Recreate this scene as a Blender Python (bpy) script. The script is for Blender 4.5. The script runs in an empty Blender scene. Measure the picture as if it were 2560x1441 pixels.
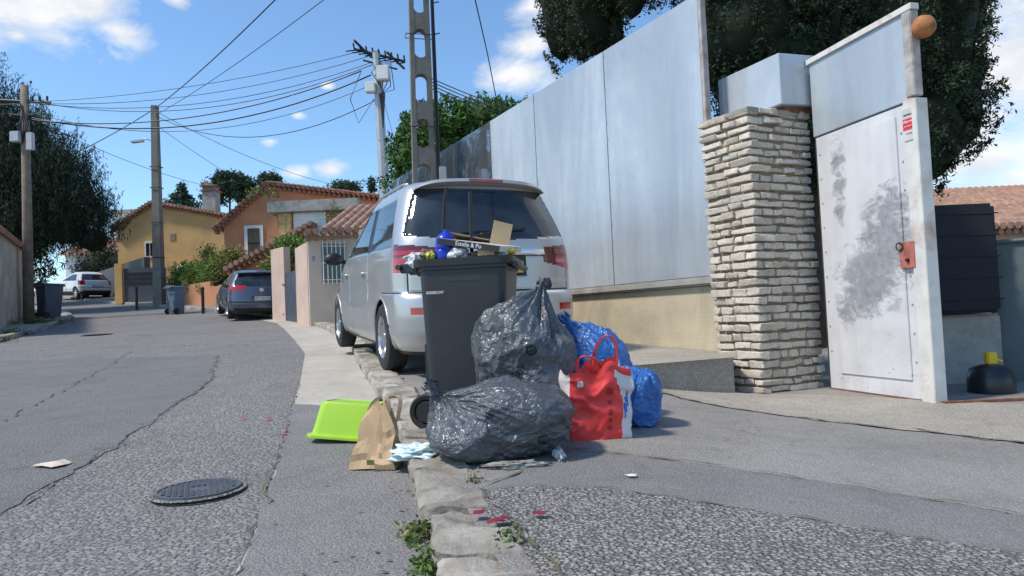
import bpy, bmesh, math, random
import numpy as np
from mathutils import Vector, Matrix, noise, Euler
from mathutils.bvhtree import BVHTree
R=math.radians
random.seed(7)
scn=bpy.context.scene
# ------------------------------------------------------------------ terrain
KY=[-50,3,8,14,20,29,37,50,80,400]; KZ=[0,0,.26,.59,.95,1.76,2.5,3.8,6,8]
def S(t):
    t=np.clip(t,0,1); return t*t*(3-2*t)
def H(x,y):
    z=np.interp(y,KY,KZ)
    return z+(-.07-z)*S((np.asarray(x)-.3)/1.9)*(1-S((np.asarray(y)-7.5)/5))
def h(x,y): return float(H(x,y))
# ------------------------------------------------------------------ node helpers
def newmat(name):
    m=bpy.data.materials.new(name); m.use_nodes=True
    nt=m.node_tree; b=nt.nodes["Principled BSDF"]; return m,nt,b
def N(nt,t,**k):
    n=nt.nodes.new(t)
    for a,v in k.items(): setattr(n,a,v)
    return n
def tc(nt,scale=(1,1,1),rot=(0,0,0)):
    t=N(nt,"ShaderNodeTexCoord"); mp=N(nt,"ShaderNodeMapping"); mp.inputs["Scale"].default_value=scale; mp.inputs["Rotation"].default_value=rot
    nt.links.new(t.outputs["Object"],mp.inputs[0]); return mp.outputs[0]
def noi(nt,v,scale,detail=4,rough=.55,dist=0):
    n=N(nt,"ShaderNodeTexNoise"); n.inputs["Scale"].default_value=scale; n.inputs["Detail"].default_value=detail; n.inputs["Roughness"].default_value=rough; n.inputs["Distortion"].default_value=dist
    nt.links.new(v,n.inputs["Vector"]); return n.outputs["Fac"]
def mr(nt,v,a,b,c=0,d=1):
    n=N(nt,"ShaderNodeMapRange"); n.inputs[1].default_value=a;n.inputs[2].default_value=b;n.inputs[3].default_value=c;n.inputs[4].default_value=d
    nt.links.new(v,n.inputs[0]); return n.outputs[0]
def mix(nt,f,a,b,mode='MIX'):
    n=N(nt,"ShaderNodeMix",data_type='RGBA',blend_type=mode)
    for s,v in ((0,f),(6,a),(7,b)):
        if isinstance(v,(int,float)): n.inputs[s].default_value=v
        elif isinstance(v,tuple): n.inputs[s].default_value=(v[0],v[1],v[2],1)
        else: nt.links.new(v,n.inputs[s])
    return n.outputs[2]
def mth(nt,op,a,b=0.0):
    n=N(nt,"ShaderNodeMath",operation=op)
    for i,v in enumerate((a,b)):
        if isinstance(v,(int,float)): n.inputs[i].default_value=v
        else: nt.links.new(v,n.inputs[i])
    return n.outputs[0]
def bump(nt,b,hh,strength,dist=.01):
    n=N(nt,"ShaderNodeBump"); n.inputs["Strength"].default_value=strength; n.inputs["Distance"].default_value=dist
    nt.links.new(hh,n.inputs["Height"]); nt.links.new(n.outputs[0],b.inputs["Normal"])
def sc(c,k): return tuple(min(1,x*k) for x in c)
def Mt(name,col,rough=.7,metal=0,var=.18,scale=3,bmp=0,bscale=60,spec=.5,coat=0,col2=None,dirt=None,isl=0):
    m,nt,b=newmat(name); v=tc(nt)
    f=mr(nt,noi(nt,v,scale,4),.3,.7)
    c=mix(nt,f,sc(col,1-var),col2 if col2 else sc(col,1+var))
    if dirt:
        f2=mr(nt,noi(nt,v,scale*.37,5,.68,.5),.5,.72); c=mix(nt,f2,c,dirt)
    if isl:
        g=N(nt,"ShaderNodeNewGeometry"); c=mix(nt,1.0,c,mix(nt,g.outputs["Random Per Island"],(1-isl,)*3,(1,1,1)),'MULTIPLY')
    nt.links.new(c,b.inputs["Base Color"])
    b.inputs["Roughness"].default_value=rough; b.inputs["Metallic"].default_value=metal; b.inputs["Specular IOR Level"].default_value=spec
    b.inputs["Coat Weight"].default_value=coat; b.inputs["Coat Roughness"].default_value=.04
    if bmp: bump(nt,b,noi(nt,v,bscale,3),bmp)
    return m
def aggregate(name,c1,c2,c3,scale=95,patch=.9,bs=.6,mixf=.6):
    m,nt,b=newmat(name); v=tc(nt)
    vo=N(nt,"ShaderNodeTexVoronoi"); vo.inputs["Scale"].default_value=scale; nt.links.new(v,vo.inputs["Vector"])
    sep=N(nt,"ShaderNodeSeparateColor"); nt.links.new(vo.outputs["Color"],sep.inputs[0])
    st=mix(nt,mr(nt,sep.outputs[0],.15,.95),sc(c1,.8),c3)
    gap=mr(nt,vo.outputs["Distance"],.42,.75)
    st=mix(nt,gap,st,sc(c1,.5))
    big=noi(nt,v,patch,7,.7,.5)
    base=mix(nt,mr(nt,big,.36,.66),c1,c2)
    c=mix(nt,mixf,base,st)
    sf=mr(nt,noi(nt,v,patch*3.7,5,.75,.8),.50,.72,0,.42)
    c=mix(nt,sf,c,sc(c1,.6))
    nt.links.new(c,b.inputs["Base Color"]); b.inputs["Roughness"].default_value=.92; b.inputs["Specular IOR Level"].default_value=.25
    hh=mth(nt,'ADD',mth(nt,'MULTIPLY',gap,-1.0),mth(nt,'MULTIPLY',noi(nt,v,scale*.25,4,.75),1.4))
    bump(nt,b,hh,bs,.008)
    return m
# ------------------------------------------------------------------ mesh helpers
def empty(name,loc=(0,0,0),rot=(0,0,0)):
    o=bpy.data.objects.new(name,None); o.location=loc; o.rotation_euler=rot; o.empty_display_size=.1
    bpy.context.collection.objects.link(o); return o
def link(name,me,parent=None,mats=(),smooth=False,loc=None,rot=None):
    o=bpy.data.objects.new(name,me); bpy.context.collection.objects.link(o)
    for m in mats: me.materials.append(m)
    if smooth: me.polygons.foreach_set("use_smooth",[True]*len(me.polygons))
    if parent: o.parent=parent
    if loc is not None: o.location=loc
    if rot is not None: o.rotation_euler=rot
    return o
def npmesh(name,V,F,mi=None):
    V=np.asarray(V,dtype=np.float32);F=np.asarray(F,dtype=np.int32);k=F.shape[1];n=len(F)
    me=bpy.data.meshes.new(name); me.vertices.add(len(V)); me.vertices.foreach_set("co",V.ravel())
    me.loops.add(n*k); me.loops.foreach_set("vertex_index",F.ravel())
    me.polygons.add(n); me.polygons.foreach_set("loop_start",np.arange(0,n*k,k,dtype=np.int32))
    try: me.polygons.foreach_set("loop_total",np.full(n,k,dtype=np.int32))
    except Exception: pass
    if mi is not None: me.polygons.foreach_set("material_index",np.asarray(mi,dtype=np.int32))
    me.update(calc_edges=True); me.validate(); return me
class MB:
    def __init__(s): s.v=[];s.f=[];s.m=[]
    def add(s,V,F,mi=0,M=None):
        o=len(s.v)
        for p in V:
            p=Vector(p)
            if M is not None: p=M@p
            s.v.append(tuple(p))
        for f in F: s.f.append(tuple(i+o for i in f)); s.m.append(mi)
    def box(s,a,b,mi=0,M=None,j=0):
        V=[(x+random.uniform(-j,j),y+random.uniform(-j,j),z+random.uniform(-j,j)) for x in (a[0],b[0]) for y in (a[1],b[1]) for z in (a[2],b[2])]
        s.add(V,[(0,1,3,2),(4,6,7,5),(0,4,5,1),(2,3,7,6),(0,2,6,4),(1,5,7,3)],mi,M)
    def bbox(s,a,b,mi=0,M=None,e=.01):
        bm=bmesh.new(); bmesh.ops.create_cube(bm,size=1)
        for v in bm.verts: v.co=Vector([(a[i]+b[i])/2+v.co[i]*(b[i]-a[i]) for i in range(3)])
        bmesh.ops.bevel(bm,geom=bm.edges[:],offset=e,segments=2,affect='EDGES')
        s.add([v.co for v in bm.verts],[[v.index for v in f.verts] for f in bm.faces],mi,M); bm.free()
    def tube(s,pts,r,mi=0,n=8,M=None,cap=True,r2=None):
        pts=[Vector(p) for p in pts]; V=[];F=[]
        L=len(pts)
        for i,p in enumerate(pts):
            t=(pts[min(i+1,L-1)]-pts[max(i-1,0)]).normalized()
            a=t.orthogonal().normalized() if abs(t.z)>.95 else t.cross(Vector((0,0,1))).normalized()
            b=t.cross(a)
            rr=r if r2 is None else r+(r2-r)*i/(L-1)
            for k in range(n):
                th=2*math.pi*k/n; V.append(p+(a*math.cos(th)+b*math.sin(th))*rr)
        for i in range(L-1):
            for k in range(n): F.append((i*n+k,i*n+(k+1)%n,(i+1)*n+(k+1)%n,(i+1)*n+k))
        if cap: F.append(tuple(range(n))[::-1]); F.append(tuple((L-1)*n+k for k in range(n)))
        s.add(V,F,mi,M)
    def lathe(s,prof,n=32,mi=0,M=None,axis='z'):
        V=[];F=[]
        for (r,z) in prof:
            for k in range(n):
                th=2*math.pi*k/n
                V.append((r*math.cos(th),r*math.sin(th),z) if axis=='z' else (r*math.cos(th),z,r*math.sin(th)))
        for i in range(len(prof)-1):
            for k in range(n): F.append((i*n+k,i*n+(k+1)%n,(i+1)*n+(k+1)%n,(i+1)*n+k))
        s.add(V,F,mi,M)
    def loft(s,secs,mi=0,M=None,cap=True):
        n=len(secs[0]);V=[p for q in secs for p in q];F=[]
        for i in range(len(secs)-1):
            for k in range(n): F.append((i*n+k,i*n+(k+1)%n,(i+1)*n+(k+1)%n,(i+1)*n+k))
        if cap: F.append(tuple(range(n))[::-1]);F.append(tuple((len(secs)-1)*n+k for k in range(n)))
        s.add(V,F,mi,M)
    def prism(s,poly,y0,y1,mi=0,M=None):
        s.loft([[(x,y0,z) for x,z in poly],[(x,y1,z) for x,z in poly]],mi,M)
    def obj(s,name,mats,parent=None,smooth=False,loc=None,rot=None,angle=None):
        me=bpy.data.meshes.new(name); me.from_pydata(s.v,[],s.f); me.polygons.foreach_set("material_index",s.m); me.update()
        o=link(name,me,parent,mats,smooth,loc,rot)
        if angle:
            me.polygons.foreach_set("use_smooth",[True]*len(me.polygons))
            try: me.set_sharp_from_angle(angle=R(angle))
            except Exception: pass
        return o
def text(body,size,parent,loc,rot,mat,name="lettering",ext=.001,sx=1):
    c=bpy.data.curves.new(name,'FONT'); c.body=body; c.size=size; c.extrude=ext; c.align_x='CENTER'; c.align_y='CENTER'
    c.materials.append(mat); o=bpy.data.objects.new(name,c); bpy.context.collection.objects.link(o)
    o.parent=parent; o.location=loc; o.rotation_euler=rot; o.scale=(sx,1,1); return o
def resample(pts,n):
    P=np.array(pts,float); d=np.r_[0,np.cumsum(np.hypot(*(P[1:]-P[:-1]).T))]; t=np.linspace(0,d[-1],n)
    Q=np.c_[np.interp(t,d,P[:,0]),np.interp(t,d,P[:,1])]
    if n>8:
        k=max(1,n//60)
        for _ in range(k):
            Q[1:-1]=(Q[:-2]+2*Q[1:-1]+Q[2:])/4
    return Q
def strip(name,A,B,off,mat,n=120,m=12,jit=0,fn=None):
    a=resample(A,n); b=resample(B,n)
    if jit:
        for q in (a,b):
            for i in range(n):
                q[i]+= np.array([noise.noise(Vector((q[i][0]*6,q[i][1]*6,.3))),noise.noise(Vector((q[i][0]*6,q[i][1]*6,5.3)))])*jit
    t=np.linspace(0,1,m)[None,:,None]
    P=a[:,None,:]*(1-t)+b[:,None,:]*t
    X=P[...,0].ravel();Y=P[...,1].ravel(); Z=(H(X,Y)+off) if fn is None else fn(X,Y)
    F=[(i*m+j,i*m+j+1,(i+1)*m+j+1,(i+1)*m+j) for i in range(n-1) for j in range(m-1)]
    return link(name,npmesh(name,np.c_[X,Y,Z],F),None,[mat],True)
# ------------------------------------------------------------------ materials
asph=aggregate("asphalt_worn",(.195,.185,.174),(.268,.254,.237),(.44,.412,.38),62,.5,.8,.55)
asph2=aggregate("asphalt_smooth",(.17,.165,.159),(.222,.214,.204),(.315,.302,.287),95,.7,.55,.4)
gutm=aggregate("gutter_concrete",(.40,.365,.305),(.55,.50,.42),(.50,.465,.40),120,1.1,.3,.2)
gutd=aggregate("gutter_near",(.205,.196,.185),(.278,.263,.245),(.355,.335,.312),100,1.2,.5,.4)
pavm=aggregate("pavement_asphalt",(.25,.233,.21),(.34,.317,.286),(.40,.373,.34),105,1.0,.5,.35)
pavd=aggregate("driveway_smooth",(.195,.186,.177),(.258,.245,.23),(.315,.30,.284),110,1.3,.5,.32)
grav=aggregate("exposed_aggregate",(.20,.186,.168),(.28,.26,.235),(.48,.445,.405),72,1.4,1.0,.7)
verg=aggregate("verge_concrete",(.34,.305,.25),(.48,.43,.36),(.52,.47,.40),80,1.5,.6,.4)
soil=Mt("soil",(.2,.165,.12),.95,var=.35,scale=6,bmp=.5,bscale=30)
kerbm=Mt("kerb_stone",(.42,.375,.31),.9,var=.3,scale=7,bmp=.9,bscale=38,dirt=(.2,.17,.135),isl=.4)
mossm=Mt("moss_crack",(.14,.12,.085),1,var=.3,scale=25,col2=(.13,.13,.06))
crackm=Mt("crack_dark",(.105,.098,.09),1,var=.3,scale=20)
concm=Mt("render_concrete",(.52,.44,.31),.9,var=.14,scale=2.2,bmp=.5,bscale=60,dirt=(.33,.28,.2))
concg=Mt("concrete_grey",(.34,.32,.285),.9,var=.2,scale=4,bmp=.4,bscale=50,dirt=(.2,.185,.16))
black=Mt("black_plastic",(.012,.012,.013),.45,var=.2)
rubber=Mt("tyre_rubber",(.02,.02,.02),.8,var=.3,bmp=.3,bscale=90)
alloy=Mt("alloy",(.55,.55,.56),.3,metal=.9,var=.05)
redg=Mt("lamp_red",(.40,.012,.015),.12,var=.35,scale=14,coat=.8)
redd=Mt("lamp_dark_red",(.12,.006,.01),.12,var=.2,coat=.8)
clearl=Mt("lamp_clear",(.5,.22,.22),.15,var=.1,coat=.6)
chrome=Mt("chrome",(.7,.7,.7),.15,metal=1,var=.03)
rust=Mt("rust",(.2,.08,.04),.85,var=.4,scale=14,bmp=.4)
rustp=Mt("rusty_paint",(.42,.36,.33),.8,var=.2,scale=9,bmp=.3,dirt=(.26,.1,.06))
white=Mt("white_paint",(.72,.71,.68),.6,var=.06)
wood=Mt("pole_wood",(.2,.15,.11),.9,var=.3,scale=5,bmp=.4)
tile=Mt("roof_tile",(.33,.185,.125),.9,var=.35,scale=4,bmp=.4,dirt=(.19,.13,.095))
bark=Mt("bark",(.12,.085,.06),.95,var=.35,scale=10,bmp=.8,bscale=25)
def glassm(name,c=(.012,.014,.016)):
    m,nt,b=newmat(name); b.inputs["Roughness"].default_value=.03; b.inputs["IOR"].default_value=1.55; b.inputs["Specular IOR Level"].default_value=.6
    v=tc(nt); nt.links.new(mix(nt,mr(nt,noi(nt,v,2.5,4),.4,.65),c,sc(c,2.4)),b.inputs["Base Color"]); return m
glass=glassm("window_glass")
def paint(name,c,metal=.55,r=.32):
    return Mt(name,c,r,metal=metal,var=.05,scale=1.5,coat=.55)
# ------------------------------------------------------------------ ground + roads
gx=np.r_[np.array([-300,-200,-120,-80,-60,-50,-42,-36,-31,-27,-24,-21,-19]),np.arange(-17,7,.5),np.array([7,8,10,13,17,22,30,45,70,120,200,300])]
gy=np.r_[np.array([-60,-30,-12,-6,-3]),np.arange(-1,30,.5),np.arange(30,84,2),np.array([90,100,120,160,220,300,400])]
XX,YY=np.meshgrid(gx,gy); n=len(gx)
F=[(i*n+j,i*n+j+1,(i+1)*n+j+1,(i+1)*n+j) for i in range(len(gy)-1) for j in range(n-1)]
link("ground",npmesh("ground",np.c_[XX.ravel(),YY.ravel(),(H(XX,YY)-.03).ravel()],F),None,[soil],True)
kL=[(.35,.2),(.0,1.1),(-.15,1.6),(-.27,2.15),(-.36,2.55),(-.47,3.10),(-.63,3.74),(-.85,4.7),(-1.21,5.91),(-1.70,7.57),(-2.34,9.85),(-3.18,12.5),(-4.12,14.85),(-5.41,17.65),(-6.91,20.24),(-9.16,22.93),(-12.29,26.17),(-16.68,30.56),(-21.19,35.07),(-27.5,42),(-36,50),(-50,60)]
kR=[(.75,.2),(.35,1.1),(.12,1.6),(-.02,2.15),(-.09,2.5),(-.2,3.1),(-.36,3.74),(-.56,4.7),(-.92,5.91),(-1.44,7.57),(-2.1,9.85),(-2.95,12.55),(-3.9,14.95),(-5.2,17.8),(-6.75,20.4),(-9.0,23.1),(-12.15,26.35),(-16.55,30.75),(-21.05,35.25),(-27.35,42.2),(-35.9,50.2),(-49.9,60.2)]
lk=[(-9,.2),(-9.6,4),(-10.3,9),(-10.9,13),(-11.39,15.15),(-12.47,17.4),(-13.86,20.52),(-15.78,24.55),(-19.02,28.68),(-23.5,33.5),(-30,40),(-38,47),(-52,57)]
strip("road",lk,kL,.004,asph,260,30)
gl=[(-.75,.2),(-.82,1.2),(-.92,2.23),(-1.08,2.85),(-1.28,3.61),(-1.66,5.0),(-2.2,7.0),(-3.0,9.8),(-4.03,12.51),(-5.2,15.5),(-6.2,17.9),(-7.6,20.3)]
kLn=[p for p in kL if p[1]<20.5]
strip("gutter_channel",gl,kLn,.010,gutm,160,6)
gl2=[p for p in gl if p[1]<6.5]+[(-1.85,5.6)]; gl2=sorted(gl2,key=lambda p:p[1]); kl2=[p for p in kL if p[1]<4.9]+[(-1.0,5.2)]
strip("gutter_patch",gl2,kl2,.015,gutd,90,6,jit=.02)
strip("road_repair_patch",[(-1.9,.3),(-2.0,1.6),(-2.33,3.08),(-2.53,4.23),(-2.83,5.56),(-3.3,7.45),(-4.39,10.12)],[(-9,.3),(-8.9,2.5),(-8.9,4),(-9.3,7),(-9.8,9.5),(-9.9,10.5),(-9.9,11)],.009,asph2,110,16,jit=.06)
strip("pavement",[(x-.10,y) for x,y in kR],[(14,.2),(14,1.1),(14,1.6),(14,2.1),(14,2.5),(14,3.1),(14,3.7),(14,4.7),(14,5.9),(14,7.6),(14,9.9),(14,12.5),(14,14.9),(14,17.7),(14,20),(14,23),(12,28),(8,34),(4,40),(0,50),(-10,58),(-30,70)],.08,pavm,260,60)
cC=[(-.2,2.77),(.05,3.2),(.21,3.49),(.67,3.25),(1.09,3.0),(1.4,2.75),(1.76,2.39),(2.5,1.7)]
cD=[(-.2,2.74),(-.04,2.86),(.29,2.79),(.62,2.58),(1.05,2.26),(1.49,2.0),(2.1,1.4)]
strip("driveway_band",cC,cD,.085,pavd,90,8,jit=.02)
strip("driveway_aggregate",cD,[(-.12,2.5),(-.04,2.2),(.04,1.9),(.25,1.2),(.6,.6),(1.1,.3),(2,.1)],.087,grav,90,10,jit=.02)
cE=[(1.0,5.6),(1.2,5.35),(1.36,5.06),(1.9,4.6),(2.36,4.0),(2.75,3.4),(3.4,2.6)]
strip("verge",cE,[(1.3,6.2),(1.9,6.0),(2.5,5.8),(3.1,5.2),(3.6,4.8),(4.2,4.2),(5.5,3.2)],.086,verg,80,10,jit=.04)
strip("left_pavement",[(p[0]-.2,p[1]+.05) for p in lk],[(-40,.2),(-40,5),(-40,10),(-40,15),(-40,20),(-42,26),(-46,34),(-50,40),(-60,50)],.10,concg,100,8)
def kerb(name,A,B,step,hi,near):
    mb=MB(); a=resample(A,400); b=resample(B,400)
    d=np.r_[0,np.cumsum(np.hypot(*(a[1:]-a[:-1]).T))]; pos=0; L=d[-1]
    while pos<L-.5:
        ln=random.uniform(.6,1.4)*step
        def pt(q,s): return np.array([np.interp(s,d,q[:,0]),np.interp(s,d,q[:,1])])
        fine=near and pos<9
        s0,s1=pos+.008,pos+ln-.008; top=hi+(random.uniform(-.022,.012) if fine else 0); tilt=random.uniform(-.012,.012); we=random.uniform(-.06,.06)
        bm=bmesh.new(); bmesh.ops.create_cube(bm,size=2)
        if fine:
            bmesh.ops.bevel(bm,geom=bm.edges[:],offset=.14,segments=1,affect='EDGES')
            bmesh.ops.subdivide_edges(bm,edges=bm.edges[:],cuts=4,use_grid_fill=True)
        else: bmesh.ops.bevel(bm,geom=bm.edges[:],offset=.12,segments=1,affect='EDGES')
        for v in bm.verts:
            s=s0+(s1-s0)*(v.co.x+1)/2; t=(v.co.y+1)/2
            if fine: t=t*(1+we)-we*.3
            p=pt(a,s)*(1-t)+pt(b,s)*t
            z=h(*p)+(-.1 if v.co.z<0 else 0)+ (top+tilt*v.co.x if v.co.z>0 else 0)*v.co.z
            c=Vector((p[0],p[1],z))
            if fine:
                nn=noise.noise_vector(c*6)*.026+noise.noise_vector(c*17)*.016+noise.noise_vector(c*45)*.008; c+=nn
            v.co=c
        mb.add([v.co for v in bm.verts],[[v.index for v in f.verts] for f in bm.faces]); bm.free()
        pos+=ln
    mb.obj(name,[kerbm],None,angle=30)
kerb("kerb",kL,kR,.30,.10,True)
kerb("kerb",lk,[(p[0]-.2,p[1]+.03) for p in lk],.9,.12,False)
def ribbon(name,pts,w,off,mat,jit=.03,n=220,fr=7,fn=None):
    q=resample(pts,n); V=[];F=[]
    for i in range(n):
        x,y=q[i]; x+=noise.noise(Vector((x*fr,y*fr,1)))*jit; y+=noise.noise(Vector((x*fr,y*fr,9)))*jit
        t=q[min(i+1,n-1)]-q[max(i-1,0)]; t=t/np.hypot(*t); ww=w*max(.04,(.5+1.5*noise.noise(Vector((x*11,y*11,3)))))
        for s in (-1,1):
            px,py=x-t[1]*ww*s,y+t[0]*ww*s
            V.append((px,py,h(px,py)+off))
        if i: F.append((2*i-2,2*i-1,2*i+1,2*i))
    return V,F
def ribbons(name,lst,mat):
    mb=MB()
    for (pts,w,off,jit) in lst:
        V,F=ribbon(name,pts,w,off,mat,jit); mb.add(V,F)
    mb.obj(name,[mat])
ribbons("road_crack",[([(-2.05,1.6),(-2.33,3.08),(-2.53,4.23),(-2.83,5.56),(-3.3,7.45),(-4.39,10.12)],.007,.016,.09),
 ([(-4.03,5.35),(-4.45,6.51),(-5.28,8.7),(-6.41,11.46)],.008,.016,.08),([(-3.9,2.7),(-3.3,3.0),(-2.6,4.2),(-2.55,4.3)],.005,.016,.08),
 ([(-4.2,11.5),(-6,12.2),(-8,12.4),(-10.5,13)],.014,.010,.2),([(-6,9.3),(-4.5,10.1),(-3.4,10.4)],.010,.016,.1),([(-9,16),(-8,15),(-5.2,15.2)],.014,.012,.2),([(-1.28,3.61),(-1.66,5.0),(-2.2,7.0)],.006,.018,.03),([(-1.08,2.85),(-.92,2.23),(-.85,1.3)],.006,.018,.03)],crackm)
ribbons("moss_crack",[(cC,.008,.092,.04),(cD,.004,.093,.04),(cE,.010,.092,.06),([(-.2,2.9),(-.04,2.4),(.06,2.0),(.28,1.2)],.010,.093,.03),([(-1.10,2.9),(-1.2,3.3),(-1.31,3.65),(-1.4,4)],.008,.02,.05)],mossm)
W0=np.array([1.98,6.6]); WD=np.array([-.468,.884]); WN=np.array([-.884,-.468])
mb=MB()
P=[(.97,5.62),(1.92,6.02),(1.92,6.9),(-1.2,12),(-2.1,11.4),(-.2,7.6)]
top=[(x,y,.34+max(0,(y-6.5))*.052) for x,y in P]; bot=[(x,y,-.15) for x,y in P]
mb.add(top+bot,[tuple(range(6))]+[(i,(i+1)%6,(i+1)%6+6,i+6) for i in range(6)])
o=mb.obj("raised_pavement_slab",[verg])
mod=o.modifiers.new("b",'BEVEL'); mod.width=.02; mod.segments=2
# ------------------------------------------------------------------ steel wall
def steel(name,refl):
    m,nt,b=newmat(name); v=tc(nt,(1,1,.3)); v2=tc(nt); v3=tc(nt,(7,7,.35))
    f=mr(nt,noi(nt,v,.9,5,.6,.8),.36,.64)
    c=mix(nt,f,(.37,.41,.445),(.58,.61,.63))
    f2=mr(nt,noi(nt,v2,5,6,.75),.4,.7,0,.35); c=mix(nt,f2,c,(.36,.40,.43))
    f3=mr(nt,noi(nt,v2,60,2,.7),.55,.75,0,.25); c=mix(nt,f3,c,(.68,.70,.72))
    f4=mr(nt,noi(nt,v3,1,4,.6),.52,.75,0,.35); c=mix(nt,f4,c,(.32,.345,.36))
    nt.links.new(c,b.inputs["Base Color"]); b.inputs["Metallic"].default_value=.9 if refl else .3
    if refl: b.inputs["Roughness"].default_value=.1
    else: nt.links.new(mr(nt,noi(nt,v2,2,4),.3,.7,.34,.5),b.inputs["Roughness"])
    bump(nt,b,noi(nt,v2,1.1,3),.35 if refl else .28,.06 if refl else .04)
    return m
stl=steel("galvanised_sheet",False); stlr=steel("polished_sheet",True)
wall=empty("metal_panel_wall",(W0[0],W0[1],0),(0,0,math.atan2(WD[1],WD[0])))
mb=MB(); seams=[0.03,1.62,3.3,4.7,6.2,7.6,8.9,10.2]
for i in range(len(seams)-1):
    mb.bbox((seams[i]+.004,-.03,1.09),(seams[i+1]-.004,.02,3.88),1 if i>=3 else 0,e=.004)
mb.obj("panels",[stl,stlr],wall)
mb=MB(); mb.bbox((-.02,-.25,-.2),(10.2,-.02,1.0),0,e=.01); mb.bbox((-.02,-.27,1.0),(10.2,.05,1.085),1,e=.02)
mb.obj("plinth",[concm,concg],wall)
mb=MB()
for s in seams[1:-1]:
    for k in range(14): mb.box((s-.03,.02,1.2+k*.2),(s-.022,.024,1.208+k*.2))
    mb.box((s-.004,.0205,1.09),(s+.004,.023,3.88))
mb.obj("seam_rivets",[Mt("seam_dark",(.16,.17,.18),.6)],wall)
mb=MB(); mb.bbox((-.015,-.04,1.0),(.026,.03,4.6),0,e=.004); mb.obj("corner_post",[rustp],wall)
# ------------------------------------------------------------------ stone pillar
def stonem():
    m,nt,b=newmat("cut_limestone"); v=tc(nt); g=N(nt,"ShaderNodeNewGeometry")
    c=mix(nt,g.outputs["Random Per Island"],(.44,.36,.27),(.70,.63,.53))
    c=mix(nt,mr(nt,noi(nt,v,16,5,.65),.35,.7,0,.7),c,(.62,.56,.48)); c=mix(nt,mr(nt,noi(nt,v,45,4),.5,.72,0,.7),c,(.31,.25,.19))
    nt.links.new(c,b.inputs["Base Color"]); b.inputs["Roughness"].default_value=.9
    bump(nt,b,noi(nt,v,50,5,.7),.8,.01); return m
stn=stonem(); mort=Mt("mortar",(.27,.21,.145),.95,var=.3,scale=12,bmp=.6)
C=np.array([2.155,6.0]); ux=np.array([.884,.40]);ux/=np.hypot(*ux); uy=np.array([-.50,.86]); uy/=np.hypot(*uy)
pil=empty("stone_pillar",(C[0],C[1],0))
wx,wy=.73,.47
def PW(a,b,z):
    g=1+.18*(z/2.5)*(b/wy)
    p=ux*a+uy*b*g; return (p[0],p[1],z)
mb=MB()
zt=2.55
V=[PW(a,b,z) for z in (-.2,zt-.03) for a,b in ((.022,.022),(wx-.02,.022),(wx-.02,wy),(.022,wy))]
mb.add(V,[(0,1,2,3),(4,5,6,7),(0,1,5,4),(1,2,6,5),(2,3,7,6),(3,0,4,7)]); mb.obj("mortar_core",[mort],pil)
def stone(mb,a0,a1,b0,b1,z0,z1):
    bm=bmesh.new(); bmesh.ops.create_cube(bm,size=1)
    j=.009
    for v in bm.verts:
        v.co=Vector((a0+(a1-a0)*(v.co.x+.5)+random.uniform(-j,j),b0+(b1-b0)*(v.co.y+.5)+random.uniform(-j,j),z0+(z1-z0)*(v.co.z+.5)+random.uniform(-.007,.007)))
    bmesh.ops.bevel(bm,geom=bm.edges[:],offset=.006,segments=1,affect='EDGES')
    bmesh.ops.subdivide_edges(bm,edges=[e for e in bm.edges if e.calc_length()>.05],cuts=2,use_grid_fill=True)
    for v in bm.verts:
        v.co+=noise.noise_vector(v.co*22)*.007+noise.noise_vector(v.co*60)*.004; v.co=Vector(PW(*v.co))
    mb.add([v.co for v in bm.verts],[[v.index for v in f.verts] for f in bm.faces]); bm.free()
mb=MB(); z=-.08; row=0
while z<zt:
    hh=random.uniform(.046,.068)
    corner=random.uniform(.14,.26) if row%2==0 else random.uniform(.07,.12)
    cy=random.uniform(.08,.13) if row%2==0 else random.uniform(.18,.26)
    stone(mb,random.uniform(-.026,-.004),corner,random.uniform(-.026,-.004),cy,z,z+hh)
    a=corner+.012
    while a<wx-.03:
        l=random.uniform(.07,.20); e=min(a+l,wx+.0) 
        if wx-e<.07: e=wx
        dz=random.uniform(-.006,.008)
        stone(mb,a,e,random.uniform(-.032,.006),.09,z+dz,z+hh+dz-random.uniform(0,.008)); a=e+random.uniform(.009,.02)
    a=cy+.012
    while a<wy-.03:
        l=random.uniform(.08,.18); e=min(a+l,wy+.01)
        if wy-e<.06: e=wy+random.uniform(0,.02)
        dz=random.uniform(-.006,.008)
        stone(mb,random.uniform(-.032,.006),.09,a,e,z+dz,z+hh+dz-random.uniform(0,.008)); a=e+random.uniform(.009,.02)
    stone(mb,wx-.1,wx+random.uniform(-.015,.02),.1,wy,z,z+hh)
    z+=hh+random.uniform(.017,.024); row+=1
mb.obj("stones",[stn],pil,angle=35)
mb=MB()
V=[PW(a,b,zz) for zz in (zt-.04,zt+.0) for a,b in ((-.01,-.01),(wx,-.01),(wx,wy),(-.01,wy))]
mb.add(V,[(0,1,2,3),(4,5,6,7),(0,1,5,4),(1,2,6,5),(2,3,7,6),(3,0,4,7)]); mb.obj("cap",[concg],pil)
mb=MB(); q=[(2.50,6.1),(2.90,6.22),(2.62,6.95),(2.16,6.8)]
mb.loft([[(x,y,z) for x,y in q] for z in (2.59,3.06)]); o=mb.obj("metal_housing",[stl]); 
md=o.modifiers.new("b",'BEVEL'); md.width=.008
mb=MB(); q2=[(2.56,6.18),(2.86,6.27),(2.65,6.8),(2.3,6.75)]; mb.loft([[(x,y,z) for x,y in q2] for z in (2.54,2.589)]); ob=mb.obj("housing_base",[rust],None); ob.parent=o
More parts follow.
